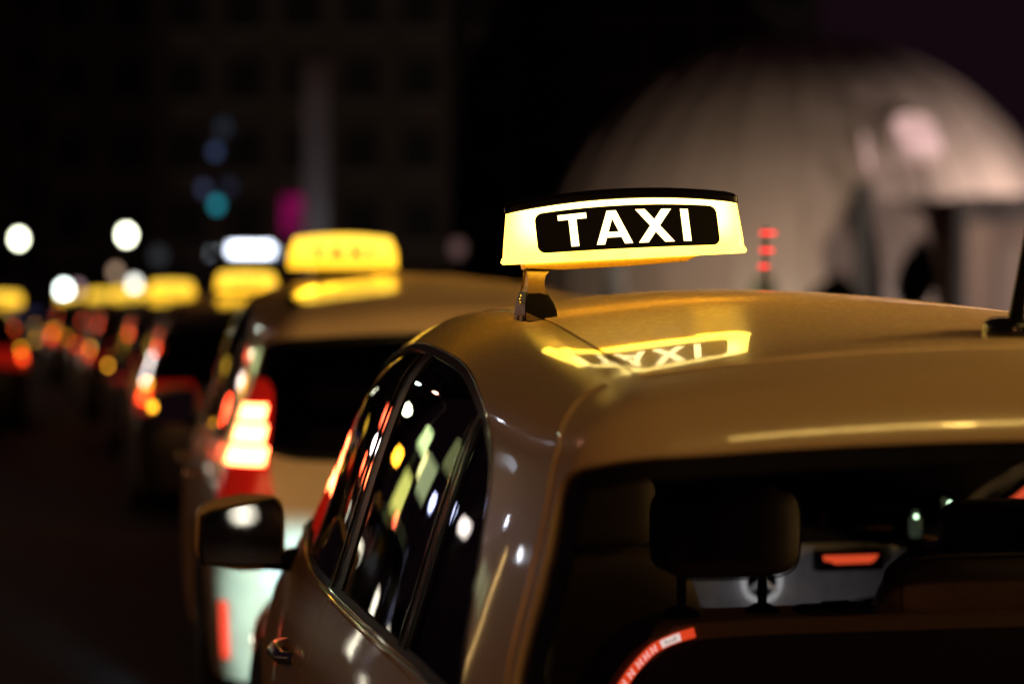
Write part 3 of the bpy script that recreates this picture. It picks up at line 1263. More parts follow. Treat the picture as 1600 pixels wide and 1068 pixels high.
# --- pale pylon lit from below
def box_thing(name, loc, dims, mat, label, cat, rz=0):
    bm = bmesh.new()
    box(bm, -dims[0] / 2, dims[0] / 2, -dims[1] / 2, dims[1] / 2, 0, dims[2], .02)
    return tag(obj(name, bm, mat, None, smooth=False, loc=loc, rot=(0, 0, rz)), label, cat)


py = empty('pylon', at(494, 450, 84).xy.to_3d(), R(5), 'pale tall concrete pylon standing behind the second taxi', 'pylon')
bm = bmesh.new()
box(bm, -.45, .45, -.4, .4, .3, 9.3, .03)
obj('shaft', bm, CONC, py, smooth=False)
bm = bmesh.new()
box(bm, -.8, .8, -.7, .7, 0, .3, .03)
obj('plinth', bm, CONC, py, smooth=False)


def lamp_light(kind, name, loc, color, power, parent=None, radius=.1, spot=None, rot=None, blend=.5):
    d = bpy.data.lights.new(name, kind)
    d.color = color
    d.energy = power
    d.shadow_soft_size = radius
    if kind == 'SPOT':
        d.spot_size = R(spot)
        d.spot_blend = blend
    o = bpy.data.objects.new(name, d)
    C.objects.link(o)
    o.location = loc
    if rot is not None:
        o.rotation_euler = rot
    if parent is not None:
        o.parent = parent
    return o


def aim(o, target, parent_inv=None):
    v = Vector(target) - Vector(o.location)
    o.rotation_euler = v.to_track_quat('-Z', 'Y').to_euler()


def floodlight(loc, target, color, power, spot, label, lens_strength=4):
    root = empty('floodlight', loc, 0, label, 'floodlight', 'floodlights on the ground')
    v = (Vector(target) - Vector(loc)).normalized()
    hub = empty('housing_mount', (0, 0, .25), 0, parent=root)
    hub.rotation_euler = v.to_track_quat('-Z', 'Y').to_euler()
    bm = bmesh.new()
    box(bm, -.18, .18, -.12, .12, .0, .12, .015)
    obj('housing', bm, DARKM, hub)
    bm = bmesh.new()
    box(bm, -.15, .15, -.10, .10, -.012, -.002)
    obj('lens', bm, glow('flood_%0.2f_%0.2f' % (color[0], color[2]), color, lens_strength), hub, smooth=False)
    bm = bmesh.new()
    tube(bm, [(0, 0, 0), (0, 0, .2)], .03)
    obj('stand', bm, DARKM, root)
    l = lamp_light('SPOT', 'beam', (0, 0, -.05), color, power, hub, .1, spot)
    return root


floodlight(at(494, 450, 84).xy.to_3d() + Vector((1.5, -4.5, 0)), at(494, 330, 84), (.8, .82, 1.0), 190, 50, 'small floodlight shining up the pale pylon')


def globe_lamp(px, py, D, r, color, st, label, hpost=True, group='globe lamps along the far street', name='lamp_post'):
    p = at(px, py, D)
    root = empty(name, (p.x, p.y, 0), 0, label, 'street lamp', group)
    bm = bmesh.new()
    tube(bm, [(0, 0, 0), (0, 0, .5), (0, 0, p.z - r)], [.07, .045, .035], 8)
    obj('post', bm, DARKM, root)
    bm = bmesh.new()
    bmesh.ops.create_icosphere(bm, subdivisions=2, radius=r)
    obj('globe', bm, glow('globe_%s' % label.replace(' ', '_')[:40], color, st), root, loc=(0, 0, p.z))
    bm = bmesh.new()
    lathe(bm, [(.03, 0), (r * .8, .02), (r * .6, .06), (.02, .10)], 12, 'z')
    obj('cap', bm, DARKM, root, loc=(0, 0, p.z + r * .96))
    return root


WARMW = (1.0, .98, .78)
globe_lamp(30, 373, 100, .22, (.95, 1.0, .72), 16, 'bright white globe lamp at the far left, highest of the left pair')
globe_lamp(198, 367, 100, .25, (.95, 1.0, .72), 16, 'bright white globe lamp high above the third taxi sign')
globe_lamp(100, 453, 75, .18, (.85, 1.0, .92), 14, 'bright cool white globe lamp on a low post, with a pink one beside it')
globe_lamp(122, 450, 80, .14, (.60, .36, .40), 1.6, 'dim pink globe lamp on a low post beside the cool white one')
globe_lamp(210, 444, 75, .16, (.95, .95, .85), 5, 'white globe lamp just above the orange sign of the fourth taxi')
globe_lamp(181, 425, 90, .17, (.80, .52, .34), 1.5, 'dim beige globe lamp beneath the high white one')
globe_lamp(50, 527, 45, .10, (.22, .26, .20), 1.4, 'dim grey green lamp low beside the road', name='bollard_light')
globe_lamp(715, 388, 90, .30, (.10, .055, .05), 1.2, 'large dim pinkish globe lamp between the second sign and the near sign')
globe_lamp(248, 400, 90, .3, (.035, .04, .045), 1.0, 'very dim grey globe lamp over the fourth taxi')
# blue window lights and teal light
def glow_lamp_on_wall(px, py, D, r, m, label):
    p = at(px, py, D)
    root = empty('signal_lamp', (p.x, p.y, 0), 0, label, 'signal lamp', 'coloured lamps on a tall mast')
    bm = bmesh.new()
    tube(bm, [(0, .2, 0), (0, .2, p.z + .3)], .06, 8)
    obj('mast', bm, DARKM, root)
    bm = bmesh.new()
    box(bm, -r * 1.6, r * 1.6, .0, .14, p.z - r * 1.6, p.z + r * 1.6, .02)
    obj('housing', bm, DARKM, root)
    bm = bmesh.new()
    lathe(bm, [(r * .2, -.03), (r, -.01), (r, .0)], 20, 'y', (0, 0, p.z))
    obj('lens', bm, m, root)
    return root


glow_lamp_on_wall(339, 320, 80, .17, TEAL, 'teal traffic signal lamp, lowest and brightest of the blue cluster')
glow_lamp_on_wall(337, 237, 82, .17, glow('slate_blue', (.06, .10, .22), .9), 'slate blue lamp high on a mast above the teal one')
glow_lamp_on_wall(319, 295, 82, .17, glow('slate_blue2', (.06, .08, .17), .9), 'dull blue lamp just left of the teal one')
glow_lamp_on_wall(359, 292, 84, .2, glow('slate_blue3', (.02, .025, .05), .9), 'faint blue lamp just right of the teal one')
glow_lamp_on_wall(350, 200, 84, .25, glow('slate_blue4', (.018, .03, .045), .8), 'faintest blue lamp, topmost of the cluster')
# magenta sign beside the pylon
p = at(456, 335, 78)
ms = empty('shop_sign', (p.x, p.y, 0), 0, 'dim magenta lit sign panel beside the pale pylon', 'sign')
bm = bmesh.new()
box(bm, -.35, .35, 0, .15, p.z - .7, p.z + .6, .02)
obj('panel', bm, glow('magenta_panel', (.16, .0, .055), .8, vary=.7, scale=2), ms, smooth=False)
bm = bmesh.new()
tube(bm, [(0, .2, 0), (0, .2, p.z + .6)], .06)
obj('post', bm, DARKM, ms)
# bus shelter with a white tube light
p = at(392, 390, 62)
bs = empty('bus_shelter', (p.x, p.y, 0), R(0), 'bus shelter with a bright white tube light behind the second taxi sign', 'bus shelter')
bm = bmesh.new()
box(bm, -1.6, 1.6, -.2, 1.4, p.z + .12, p.z + .22, .02)
obj('roof', bm, DARKM, bs, smooth=False)
for x in (-1.5, 1.5):
    bm = bmesh.new()
    box(bm, x - .04, x + .04, 1.2, 1.28, 0, p.z + .12)
    obj('post', bm, DARKM, bs, smooth=False)
bm = bmesh.new()
tube(bm, [(-.55, 0, p.z), (.55, 0, p.z)], .10, 12)
obj('tube_light', bm, glow('tube_white', (.78, .85, 1.0), 9), bs)
bm = bmesh.new()
box(bm, -1.45, 1.45, 1.24, 1.26, .3, p.z)
obj('rear_pane', bm, CLEARGL, bs, smooth=False)

# --- dome hall
DD = 100.0
dc = at(1255, 477, DD)
DR = 415 / FPX * DD
dome = empty('dome_hall', (dc.x, dc.y + DR * .0, 0), R(0), 'large pale dome hall with curved ribs, lit from the right', 'building')
DOMEM = plain('dome_metal', (.42, .34, .29), .42, scale=.18, var=.18, metal=.0, bump=.0)
RIBM = plain('dome_rib', (.38, .31, .26), .45)
NG = 13
gm = None
zc = dc.z
for k in range(NG):
    a0 = math.pi + math.pi * k / NG
    if gm is None:
        bm = bmesh.new()
        cols, rows = 5, 16
        W = math.pi / NG
        g = []
        for i in range(cols + 1):
            col = []
            for j in range(rows + 1):
                el = R(-4) + (R(89.0) + R(4)) * j / rows
                az = W * (i / cols - .5) * .97
                pu = 1 - .003 * (1 - (2 * i / cols - 1) ** 2) * math.cos(el)
                rr = DR * pu
                col.append(bm.verts.new((rr * math.cos(el) * math.cos(az), rr * math.cos(el) * math.sin(az), rr * math.sin(el))))
            g.append(col)
        for a, b in zip(g, g[1:]):
            for j in range(rows):
                bm.faces.new((a[j], b[j], b[j + 1], a[j + 1]))
        o = obj('panel', bm, DOMEM, dome)
        gm = o
        bm = bmesh.new()
        pts = []
        for j in range(17):
            el = R(-4) + R(92) * j / 16
            pts.append(((DR + .02) * math.cos(el), 0, (DR + .02) * math.sin(el)))
        tube(bm, pts, .05, 6)
        rib = obj('rib', bm, RIBM, dome)
    else:
        o = gm.copy()
        C.objects.link(o)
        rib = rib.copy()
        C.objects.link(rib)
    o.location = (0, 0, zc)
    o.rotation_euler = (0, 0, a0 + math.pi / NG / 2 + R(0))
    rib.location = (0, 0, zc)
    rib.rotation_euler = (0, 0, a0)
# porthole windows on the dome
WINL = glow('dome_window_light', (.62, .40, .38), .9, vary=.35, scale=.8)
for px, pyy, rw, rh in ((1432, 215, .95, .95), (1352, 240, .16, .8)):
    # on the dome's surface
    d = Vector(((px - 800) / FPX, 1, (450 - pyy) / FPX)).normalized()
    oc = Vector((0, 0, HC)) - Vector((dc.x, dc.y, zc))
    b_ = oc.dot(d)
    c_ = oc.dot(oc) - (DR + .05) ** 2
    t = -b_ - math.sqrt(max(0, b_ * b_ - c_))
    P = Vector((0, 0, HC)) + d * t
    n = (P - Vector((dc.x, dc.y, zc))).normalized()
    bm = bmesh.new()
    pts = [(rw * math.copysign(abs(math.cos(a)) ** .6, math.cos(a)), rh * math.copysign(abs(math.sin(a)) ** .6, math.sin(a))) for a in [2 * math.pi * k / 24 for k in range(24)]]
    extrude_poly(bm, pts, 'z', -.3, .12)
    w = obj('window', bm, WINL, dome, smooth=False)
    w.location = P - dome.location
    w.rotation_euler = n.to_track_quat('Z', 'Y').to_euler()
    bm = bmesh.new()
    tube(bm, [(x * 1.04, y * 1.04, .12) for x, y in pts] + [(pts[0][0] * 1.04, pts[0][1] * 1.04, .12)], .07, 6)
    obj('frame', bm, RIBM, w)

# --- entrance block to the right of the dome, posts, tree
p = at(1610, 450, 88)
eb = empty('entrance_block', (p.x, p.y, 0), R(-6), 'low block with a dark flat eave at the right edge of the dome', 'building')
bm = bmesh.new()
box(bm, -2.3, 4, 0, 5, 0, 3.9)
obj('wall', bm, plain('block_render', (.30, .22, .18), .8), eb, smooth=False)
bm = bmesh.new()
box(bm, -2.6, 4.3, -.6, 5.3, 3.902, 4.9)
obj('roof', bm, plain('eave_grey', (.09, .075, .07), .7), eb, smooth=False)
bm = bmesh.new()
box(bm, -1.2, .6, -.1, -.003, .2, 3.1)
obj('door', bm, plain('door_panel', (.35, .27, .22), .6), eb, smooth=False)
for px, w, pt, D, lab in ((1347, 26, 285, 84, 'dark square column in front of the dome, right of the near sign'), (1500, 14, 330, 86, 'thin dark column beside the eave of the entrance block'),
                          (960, 30, 405, 80, 'short dark pillar seen under the near sign')):
    p = at(px, 450, D)
    box_thing('column', (p.x, p.y, 0), (w / FPX * D, .6, HC + (450 - pt) / FPX * D), DARKM, lab, 'column')


def tree(px, pt, D, w, label):
    p = at(px, 450, D)
    H = HC + (450 - pt) / FPX * D
    root = empty('small_tree', (p.x, p.y, 0), 0, label, 'tree')
    bm = bmesh.new()
    tube(bm, [(0, 0, 0), (.05, 0, H * .3), (-.05, 0, H * .6), (0, 0, H * .9)], [.12, .09, .06, .02], 7)
    for k in range(6):
        a = k * 1.1
        z = H * (.35 + .08 * k)
        tube(bm, [(0, 0, z), (math.cos(a) * w * .3, math.sin(a) * w * .3, z + H * .18)], [.04, .012], 5)
    obj('trunk', bm, plain('bark', (.05, .04, .03), .9), root)
    bm = bmesh.new()
    rnd = random.Random(5)
    for k in range(1400):
        z = rnd.random() ** .8
        rr = w * .5 * math.sin(math.pi * min(.97, .12 + z * .85)) * (rnd.random() ** .4)
        a = rnd.random() * 6.283
        c = Vector((rr * math.cos(a) + (z - .5) * w * .25, rr * math.sin(a), H * (.25 + .75 * z)))
        s = .12 + .08 * rnd.random()
        d1 = Vector((rnd.gauss(0, 1), rnd.gauss(0, 1), rnd.gauss(0, 1))).normalized() * s
        d2 = d1.cross(Vector((rnd.gauss(0, 1), rnd.gauss(0, 1), rnd.gauss(0, 1)))).normalized() * s * .6
        bm.faces.new([bm.verts.new(q) for q in (c - d1, c + d2, c + d1, c - d2)])
    obj('crown', bm, plain('leaf', (.03, .04, .018), .7), root, smooth=False)
    return root


tree(1432, 376, 78, 1.3, 'dark leafy young tree in front of the lit dome')
tree(1190, 432, 80, 1.0, 'low dark bush of a tree at the foot of the dome')
tree(1300, 432, 76, 1.6, 'low dark shrub by the square column')

# floodlights of the dome
floodlight(Vector((22.5, 88.5, 4.9)), (dc.x + 3, dc.y - 6, 9.5), (1.0, .78, .70), 3300, 120, 'floodlight on the entrance block roof, aimed at the dome crown')
floodlight(Vector((24.5, 76, 0)), (dc.x + 3, dc.y - 8, 5), (1.0, .78, .70), 4600, 90, 'floodlight at the right front of the dome')
floodlight(Vector((6, 76, 0)), (dc.x - 4.0, dc.y - 8, 8), (1.0, .78, .56), 4200, 95, 'floodlight left of the dome, dimmer and warmer')

# --- street lamps close by (they light the taxi)
def street_lamp(loc, h, reach, yaw, color, power, label, head=9, hl=.44, hw=.10):
    root = empty('street_lamp', loc, yaw, label, 'street lamp', 'tall street lamps along the kerbs')
    bm = bmesh.new()
    tube(bm, [(0, 0, 0), (0, 0, .9), (0, 0, h - .5), (reach * .25, 0, h - .08), (reach, 0, h)], [.09, .07, .045, .04, .035], 10)
    obj('pole', bm, GALV, root)
    bm = bmesh.new()
    cushion(bm, (reach + .02 + hl / 2, 0, h), (hl * .5 + .12, hw + .05, .06), .6, .6, 24, 12)
    obj('lamp_head', bm, DARKM, root)
    bm = bmesh.new()
    box(bm, reach + .02, reach + .02 + hl, -hw, hw, h - .075, h - .058)
    obj('lens', bm, glow('street_lens_%0.2f' % color[2], color, head), root, smooth=False)
    lamp_light('POINT', 'bulb', (reach + .02 + hl / 2, 0, h - .16), color, power, root, .12)
    return root


SOD = (1.0, .52, .22)
street_lamp(sp(-19.0, 3.9, .12), 7.5, 1.6, R(180 + 11), SOD, 260, 'street lamp behind the photographer on the right kerb', head=40)
street_lamp(sp(-16, -9.8, .12), 7.5, 1.8, R(11), (1.0, .40, .14), 1450, 'street lamp across the road behind the photographer', head=40)
street_lamp(sp(-1.9, 4.3, .12), 5.9, 1.3, R(180 + 11), (1.0, .66, .17), 22, 'street lamp over the taxi rank, its long head added to highlight the tailgate lip', head=9, hl=3.0, hw=.22)  # head stretched to put a highlight along the tailgate lip
street_lamp(sp(16, -9.9, .12), 8, 2.0, R(11), (1.0, .45, .3), 45, 'street lamp across the road ahead of the taxis')
street_lamp(sp(48, -9.9, .12), 8, 2.0, R(11), (1.0, .45, .3), 60, 'street lamp across the road far ahead')

# ================================================================== CARS
AH = R(12)
near = empty('taxi', (.824, 3.06, 0), AH, 'ivory estate taxi nearest the camera, under the sharp lit white TAXI sign', 'taxi', 'taxis waiting in the queue')
build_car(near, IVORY, fine=True, lamps='flat', brake=False, head=True)
for s in (-1, 1):
    l = lamp_light('SPOT', 'headlight_beam', (s * .58, 4.46, .58), (.34, .72, 1.0), 95, near, .04, 47, blend=.5)
    aim(l, (s * .44, 5.46, .40))

# --- near car: cabin
rs = empty('rear_seat', (-.022, 0, .022), 0, parent=near)
bm = bmesh.new()
ol = catmull([(-.36, .985), (0, .989), (.36, .985), (.44, .962), (.50, .90), (.54, .78), (.55, .45), (-.55, .45), (-.54, .78), (-.495, .90), (-.44, .958)], 5, True)
extrude_poly(bm, ol, 'y', .80, .95, .022, 4)
obj('backrest', bm, LEATHER, rs)
bm = bmesh.new()
for k in range(2):
    pass
bm2 = bmesh.new()
extrude_poly(bm2, [(x * .955, .45 + (z - .45) * .955) for x, z in ol], 'y', .7988, .812, .003)
obj('backrest_shade_cover', bm2, plain('shaded_carpet', (.010, .008, .009), .95, bump=.5, scale=300), rs)  # near-black cover puts shade on the rear face of the backrest
tube(bm, [(-.36, .802, .972), (.36, .802, .972)], .0018, 6)
obj('backrest_seam', bm, STITCH, rs)


def headrest(parent, c, s, posts=True, low=False, warp=None):
    h = empty('headrest', c, 0, parent=parent)
    bm = bmesh.new()
    cushion(bm, (0, 0, 0), s, .46, .55, 56, 32)
    obj('pad', bm, LEATHER, h)
    # piping: one line each side of the gusset
    for yy in (-s[1] * .62, ):
        bm = bmesh.new()
        pts = []
        for k in range(49):
            t = 2 * math.pi * k / 48
            co, si = math.cos(t), math.sin(t)
            f = (1 - abs(yy / s[1]) ** (2 / .55)) ** (.55 / 2)
            pts.append((s[0] * 1.004 * f * math.copysign(abs(co) ** .40, co), yy, s[2] * 1.004 * math.copysign(abs(si) ** .46, si)))
        tube(bm, pts, .0016, 6, cap=False)
        obj('piping', bm, STITCH, h)
    if posts:
        for x in (-s[0] * .60, s[0] * .54):
            bm = bmesh.new()
            tube(bm, [(x, .0, -s[2] * .8), (x, .0, .992 - c[2])], .008, 12)
            obj('post', bm, GLOSSB, h)
            bm = bmesh.new()
            lathe(bm, [(.012, .014), (.024, .008), (.032, .0), (.032, -.004)], 24, 'z', (x, 0, .988 - c[2]))
            obj('post_collar', bm, BLACKP, h)
    return h


headrest(rs, (-.285, .885, 1.121), (.118, .072, .073))
headrest(rs, (.177, .885, 1.02), (.185, .06, .052), posts=False)
headrest(rs, (.49, .885, 1.02), (.115, .05, .04), posts=False)
# tether cover on the backrest top
tc_ = empty('tether_cover', (-.105, .865, .992), 0, parent=rs)
bm = bmesh.new()
pts = [(.062 * math.copysign(abs(math.cos(a)) ** .45, math.cos(a)), .036 * math.copysign(abs(math.sin(a)) ** .6, math.sin(a)), 0) for a in [2 * math.pi * k / 36 for k in range(37)]]
tube(bm, pts, .006, 8, cap=False)
obj('rim', bm, BLACKP, tc_)
bm = bmesh.new()
extrude_poly(bm, [(x * .95, y * .95) for x, y, z in pts[:-1]], 'z', -.008, -.001)
obj('recess', bm, BLACKP, tc_)
bm = bmesh.new()
tube(bm, [(-.035, 0, .002), (-.02, 0, .010), (.02, 0, .010), (.035, 0, .002)], .004, 8)
obj('anchor_bar', bm, CHROME, tc_)
# parcel cover behind the seat
bm = bmesh.new()
box(bm, -.6, .6, .42, .78, .74, .76, .006)
obj('parcel_cover', bm, plain('grey_cover', (.02, .02, .021), .8), near)
# front seats
for cx in (-.31, .53):
    fs_ = empty('front_seat', (cx, 1.85, 0), 0, parent=near)
    bm = bmesh.new()
    cushion(bm, (0, 0, .72), (.25, .075, .30), .35, .5, 48, 30, warp=lambda p: Vector((p.x * (1 - .22 * max(0, p.z / .3) ** 2), p.y - p.z * .25, p.z)))
    obj('backrest', bm, LEATHER, fs_)
    bm = bmesh.new()
    cushion(bm, (0, .3, .42), (.25, .26, .08), .4, .5, 40, 20)
    obj('seat_cushion', bm, LEATHER, fs_)
    bm = bmesh.new()
    cushion(bm, (0, -.11, 1.10 if cx < 0 else 1.03), (.12, .05, .075), .45, .5, 40, 20)
    obj('head_cushion', bm, LEATHER, fs_)
# dashboard
db = empty('dashboard', (0, 0, 0), 0, parent=near)
bm = bmesh.new()
cushion(bm, (0, 3.05, .84), (.70, .33, .11), .5, .35, 60, 24)
obj('dash_body', bm, plain('dash_black', (.02, .018, .018), .6, bump=.4, scale=200), db)
bm = bmesh.new()
extrude_poly(bm, catmull([(.18, .775), (.18, .90), (.40, .915), (.70, .905), (.72, .83), (.60, .79), (.40, .765)], 4, True), 'y', 2.66, 2.72, .008)
obj('trim_panel', bm, plain('dash_trim_silver', (.8, .78, .8), .5), db)
lamp_light('POINT', 'dash_fill_light', (.36, 2.35, .70), (1.0, .92, .95), .22, db, .03)  # fill light added to brighten the silver dash trim
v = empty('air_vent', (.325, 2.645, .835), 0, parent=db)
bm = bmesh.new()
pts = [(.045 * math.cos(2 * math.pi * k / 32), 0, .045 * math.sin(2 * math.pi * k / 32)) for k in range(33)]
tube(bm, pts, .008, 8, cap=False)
obj('vent_ring', bm, glow('vent_ring_glow', (.8, .8, .82), .35), v)  # ring brightness put in as emission
bm = bmesh.new()
lathe(bm, [(.01, .01), (.042, .012), (.042, .02)], 24, 'y')
obj('vent_back', bm, BLACKP, v)
for k in range(3):
    a = R(90 + 120 * k)
    bm = bmesh.new()
    tube(bm, [(0, -.004, 0), (.042 * math.cos(a), -.004, .042 * math.sin(a))], [.010, .005], 6)
    obj('vent_blade', bm, glow('vent_blade_glow', (.5, .5, .52), .16), v)  # blades brightened by emission as well
tm = empty('taximeter', (.54, 2.63, .882), 0, parent=db)
bm = bmesh.new()
box(bm, -.085, .085, -.002, .03, -.024, .024, .004)
obj('housing', bm, BLACKP, tm)
bm = bmesh.new()
extrude_poly(bm, [(-.070, .014), (.070, .014), (.060, .000), (.048, -.006), (-.04, -.007), (-.05, -.002), (-.068, .002)], 'y', -.006, -.0035)
obj('display', bm, glow('meter_red', (1.0, .10, .03), .8), tm, smooth=False)
bm = bmesh.new()
box(bm, .02, .05, 2.60, 2.62, .785, .80, .002)
obj('indicator_lamp', bm, glow('dash_green', (.10, .35, .02), .5), db)
fl = empty('scent_bottle', (.70, 2.72, .955), 0, 'small glinting scent bottle standing on the dashboard seen past the right headrest', 'bottle')
fl.parent = None
w = Matrix.Rotation(AH, 4, 'Z') @ Vector((.70, 2.62, 0)) + Vector((.824, 3.06, 0))
fl.location = (w.x, w.y, .935)
bm = bmesh.new()
lathe(bm, [(.012, 0), (.016, .01), (.016, .045), (.008, .055), (.008, .065)], 16, 'z')
obj('bottle_body', bm, glow('bottle_glint', (.10, .13, .08), .25), fl)
bm = bmesh.new()
bmesh.ops.create_icosphere(bm, subdivisions=1, radius=.006)
obj('stopper', bm, glow('stopper_glint', (.6, 1.0, .6), 6), fl, loc=(0, -.01, .05))  # green glint of the bottle put in as emission
# red strip with white marks on rear seat corner, brightness added as emission
rst = empty('glow_strip', (0, 0, 0), 0, parent=rs)
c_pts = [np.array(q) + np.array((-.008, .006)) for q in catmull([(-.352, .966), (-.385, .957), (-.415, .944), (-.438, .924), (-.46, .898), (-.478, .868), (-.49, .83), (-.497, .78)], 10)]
def strip_piece(i0, i1, w0, w1, off, mat, name, parent):
    bm = bmesh.new()
    rows_ = []
    for i in range(i0, i1 + 1):
        a = c_pts[max(0, i - 1)]
        b = c_pts[min(len(c_pts) - 1, i + 1)]
        t = (b - a) / np.linalg.norm(b - a)
        n = np.array((-t[1], t[0]))
        p = c_pts[i]
        rows_.append([(p + n * w0), (p + n * w1)])
    f = [[bm.verts.new((q[0], .7985 - off, q[1])) for q in r] for r in rows_]
    g = [[bm.verts.new((q[0], .7985, q[1])) for q in r] for r in rows_]
    for a, b in zip(f, f[1:]):
        bm.faces.new((a[0], a[1], b[1], b[0]))
    for a, b, c, d in zip(f, f[1:], g, g[1:]):
        bm.faces.new((a[0], b[0], d[0], c[0]))
        bm.faces.new((a[1], c[1], d[1], b[1]))
    return obj(name, bm, mat, parent, smooth=False)
REDS = glow('strip_red_glow', (1.0, .075, .02), .85)
WHTS = glow('strip_white_glow', (1.0, .80, .74), .95)
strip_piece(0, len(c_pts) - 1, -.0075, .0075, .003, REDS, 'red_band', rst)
strip_piece(7, 17, -.006, .006, .0035, WHTS, 'white_box', rst)
def on_strip(sv, wv):
    i = max(0, min(len(c_pts) - 1.001, sv))
    k = int(i)
    p = c_pts[k] * (1 - (i - k)) + c_pts[k + 1] * (i - k)
    t = c_pts[min(k + 1, len(c_pts) - 1)] - c_pts[max(0, k - 1)]
    t = t / np.linalg.norm(t)
    n = np.array((-t[1], t[0]))
    q = p + n * wv
    return (q[0], q[1])
bm = bmesh.new()
mp_ = [(9.2, .003), (9.6, -.0028), (11, .0028), (12, -.0005), (13, .0028), (14.4, -.0028), (14.8, .003)]
tube(bm, [(on_strip(a, b)[0], .7945, on_strip(a, b)[1]) for a, b in mp_], .0009, 5)
obj('letter', bm, MATS['sign_black'], rst)
for s0 in (20, 25, 30, 36, 42, 48, 54, 60):
    bm = bmesh.new()
    zz = [(s0, -.005), (s0 + .3, .005), (s0 + 2.6, -.005), (s0 + 2.9, .005)]
    tube(bm, [(on_strip(a, b)[0], .7945, on_strip(a, b)[1]) for a, b in zz], .0014, 5)
    obj('mark', bm, WHTS, rst)

# --- antenna
ant = empty('antenna', (0, 0, 0), 0, parent=near)
ap_, an_ = on_skin(TOPM, [(.052, .60)])
ap_ = Vector(ap_[0])
bm = bmesh.new()
cushion(bm, (ap_.x, ap_.y, ap_.z + .004), (.040, .062, .021), .7, .9, 36, 20, warp=lambda p: Vector((p.x * (1 - .35 * max(0, p.y / .05)), p.y, p.z)))
obj('antenna_base', bm, GLOSSB, ant)
bm = bmesh.new()
tube(bm, [(ap_.x + .012, ap_.y - .005, ap_.z + .005), (ap_.x + .012, ap_.y - .012, ap_.z + .04), (ap_.x + .013, ap_.y - .045, ap_.z + .13), (ap_.x + .014, ap_.y - .070, ap_.z + .21)], [.017, .0125, .0105, .008], 12)
obj('antenna_rod', bm, BLACKP, ant)

# --- the lit sign of the near car
sign = make_sign('taxi_sign', 'sharp white lit TAXI sign with black cap and panel on the near taxi roof', 'white', 'lit roof signs of the taxis')
w = Matrix.Rotation(AH, 4, 'Z') @ Vector((-.328, 1.435, 0)) + Vector((.824, 3.06, 0))
SZ = 1.583
sign.location = (w.x, w.y, SZ)
sign.rotation_euler = (R(0), R(-2.9), AH)
# bracket: beam under the sign and the flared foot
bm = bmesh.new()
extrude_poly(bm, [(-.19, .0), (-.19, -.010), (-.12, -.0135), (.0, -.013), (.11, -.010), (.135, .0)], 'y', -.020, .020, .002)
BRK = plain('bracket_metal', (.11, .07, .03), .22, scale=120, bump=.2)
obj('bracket_beam', bm, BRK, sign)
foot = empty('foot', (-.171, 0, -.1075), 0, parent=sign)
foot.rotation_euler = (0, R(2.9), 0)
prof = [(-.029, 0), (-.029, .012), (-.0275, .034), (-.0235, .052), (-.0185, .066), (-.0165, .080), (-.018, .092), (-.022, .104), (.045, .1005), (.022, .096), (.0125, .088), (.0080, .076), (.0075, .062), (.0125, .048), (.0225, .036), (.0275, .022), (.0285, 0)]
def foot_y(z, s):
    return s * (.010 + .040 * (1 - min(1.0, max(0.0, z) / .1) ** 1.4))


def foot_piece(name, pr, grow, mat):
    bm = bmesh.new()
    n = len(pr)
    a = [bm.verts.new((x, foot_y(z, -1) - grow, z)) for x, z in pr]
    b = [bm.verts.new((x, foot_y(z, 1) + grow, z)) for x, z in pr]
    fa = bm.faces.new(a)
    fb_ = bm.faces.new(b)
    for i in range(n):
        bm.faces.new((a[i], a[(i + 1) % n], b[(i + 1) % n], b[i]))
    bmesh.ops.bevel(bm, geom=list(set(fa.edges) | set(fb_.edges)), offset=.0025, segments=3, affect='EDGES')
    obj(name, bm, mat, foot)


foot_piece('foot_arm', prof, 0, BRK)
foot_piece('foot_cover', [(-.0305, -.004), (-.0305, .012), (-.0292, .034), (-.0245, .056), (-.012, .0535), (.0, .0525), (.0112, .0535), (.0150, .0530), (.0238, .0375), (.0290, .022), (.0300, -.004)], .0015, BLACKP)
bm = bmesh.new()
lathe(bm, [(.0005, -.014), (.0035, -.0135), (.0035, .0), (.0045, .001), (.0045, .006)], 14, 'x', (.030, -.03, .008))
obj('clamp_screw', bm, DARKM, foot)
for dy, dz in ((-.012, .048), (-.004, .042), (-.009, .036)):
    bm = bmesh.new()
    bmesh.ops.create_icosphere(bm, subdivisions=2, radius=.0028)
    obj('screw_head', bm, CHROME, foot, loc=(-.0305, dy, dz))
bm = bmesh.new()
box(bm, -.033, -.027, -.042, -.012, -.004, .014, .001)
box(bm, -.033, -.027, .004, .034, -.004, .014, .001)
obj('clamp_jaw', bm, plain('jaw', (.05, .05, .042), .4, metal=.5), foot)

# --- second taxi and the rest of the queue
def place_car(root, x, y, yaw, z=1.0):
    root.location = (x, y, 0)
    root.rotation_euler = (0, 0, yaw)
    root.scale = (1, 1, z)


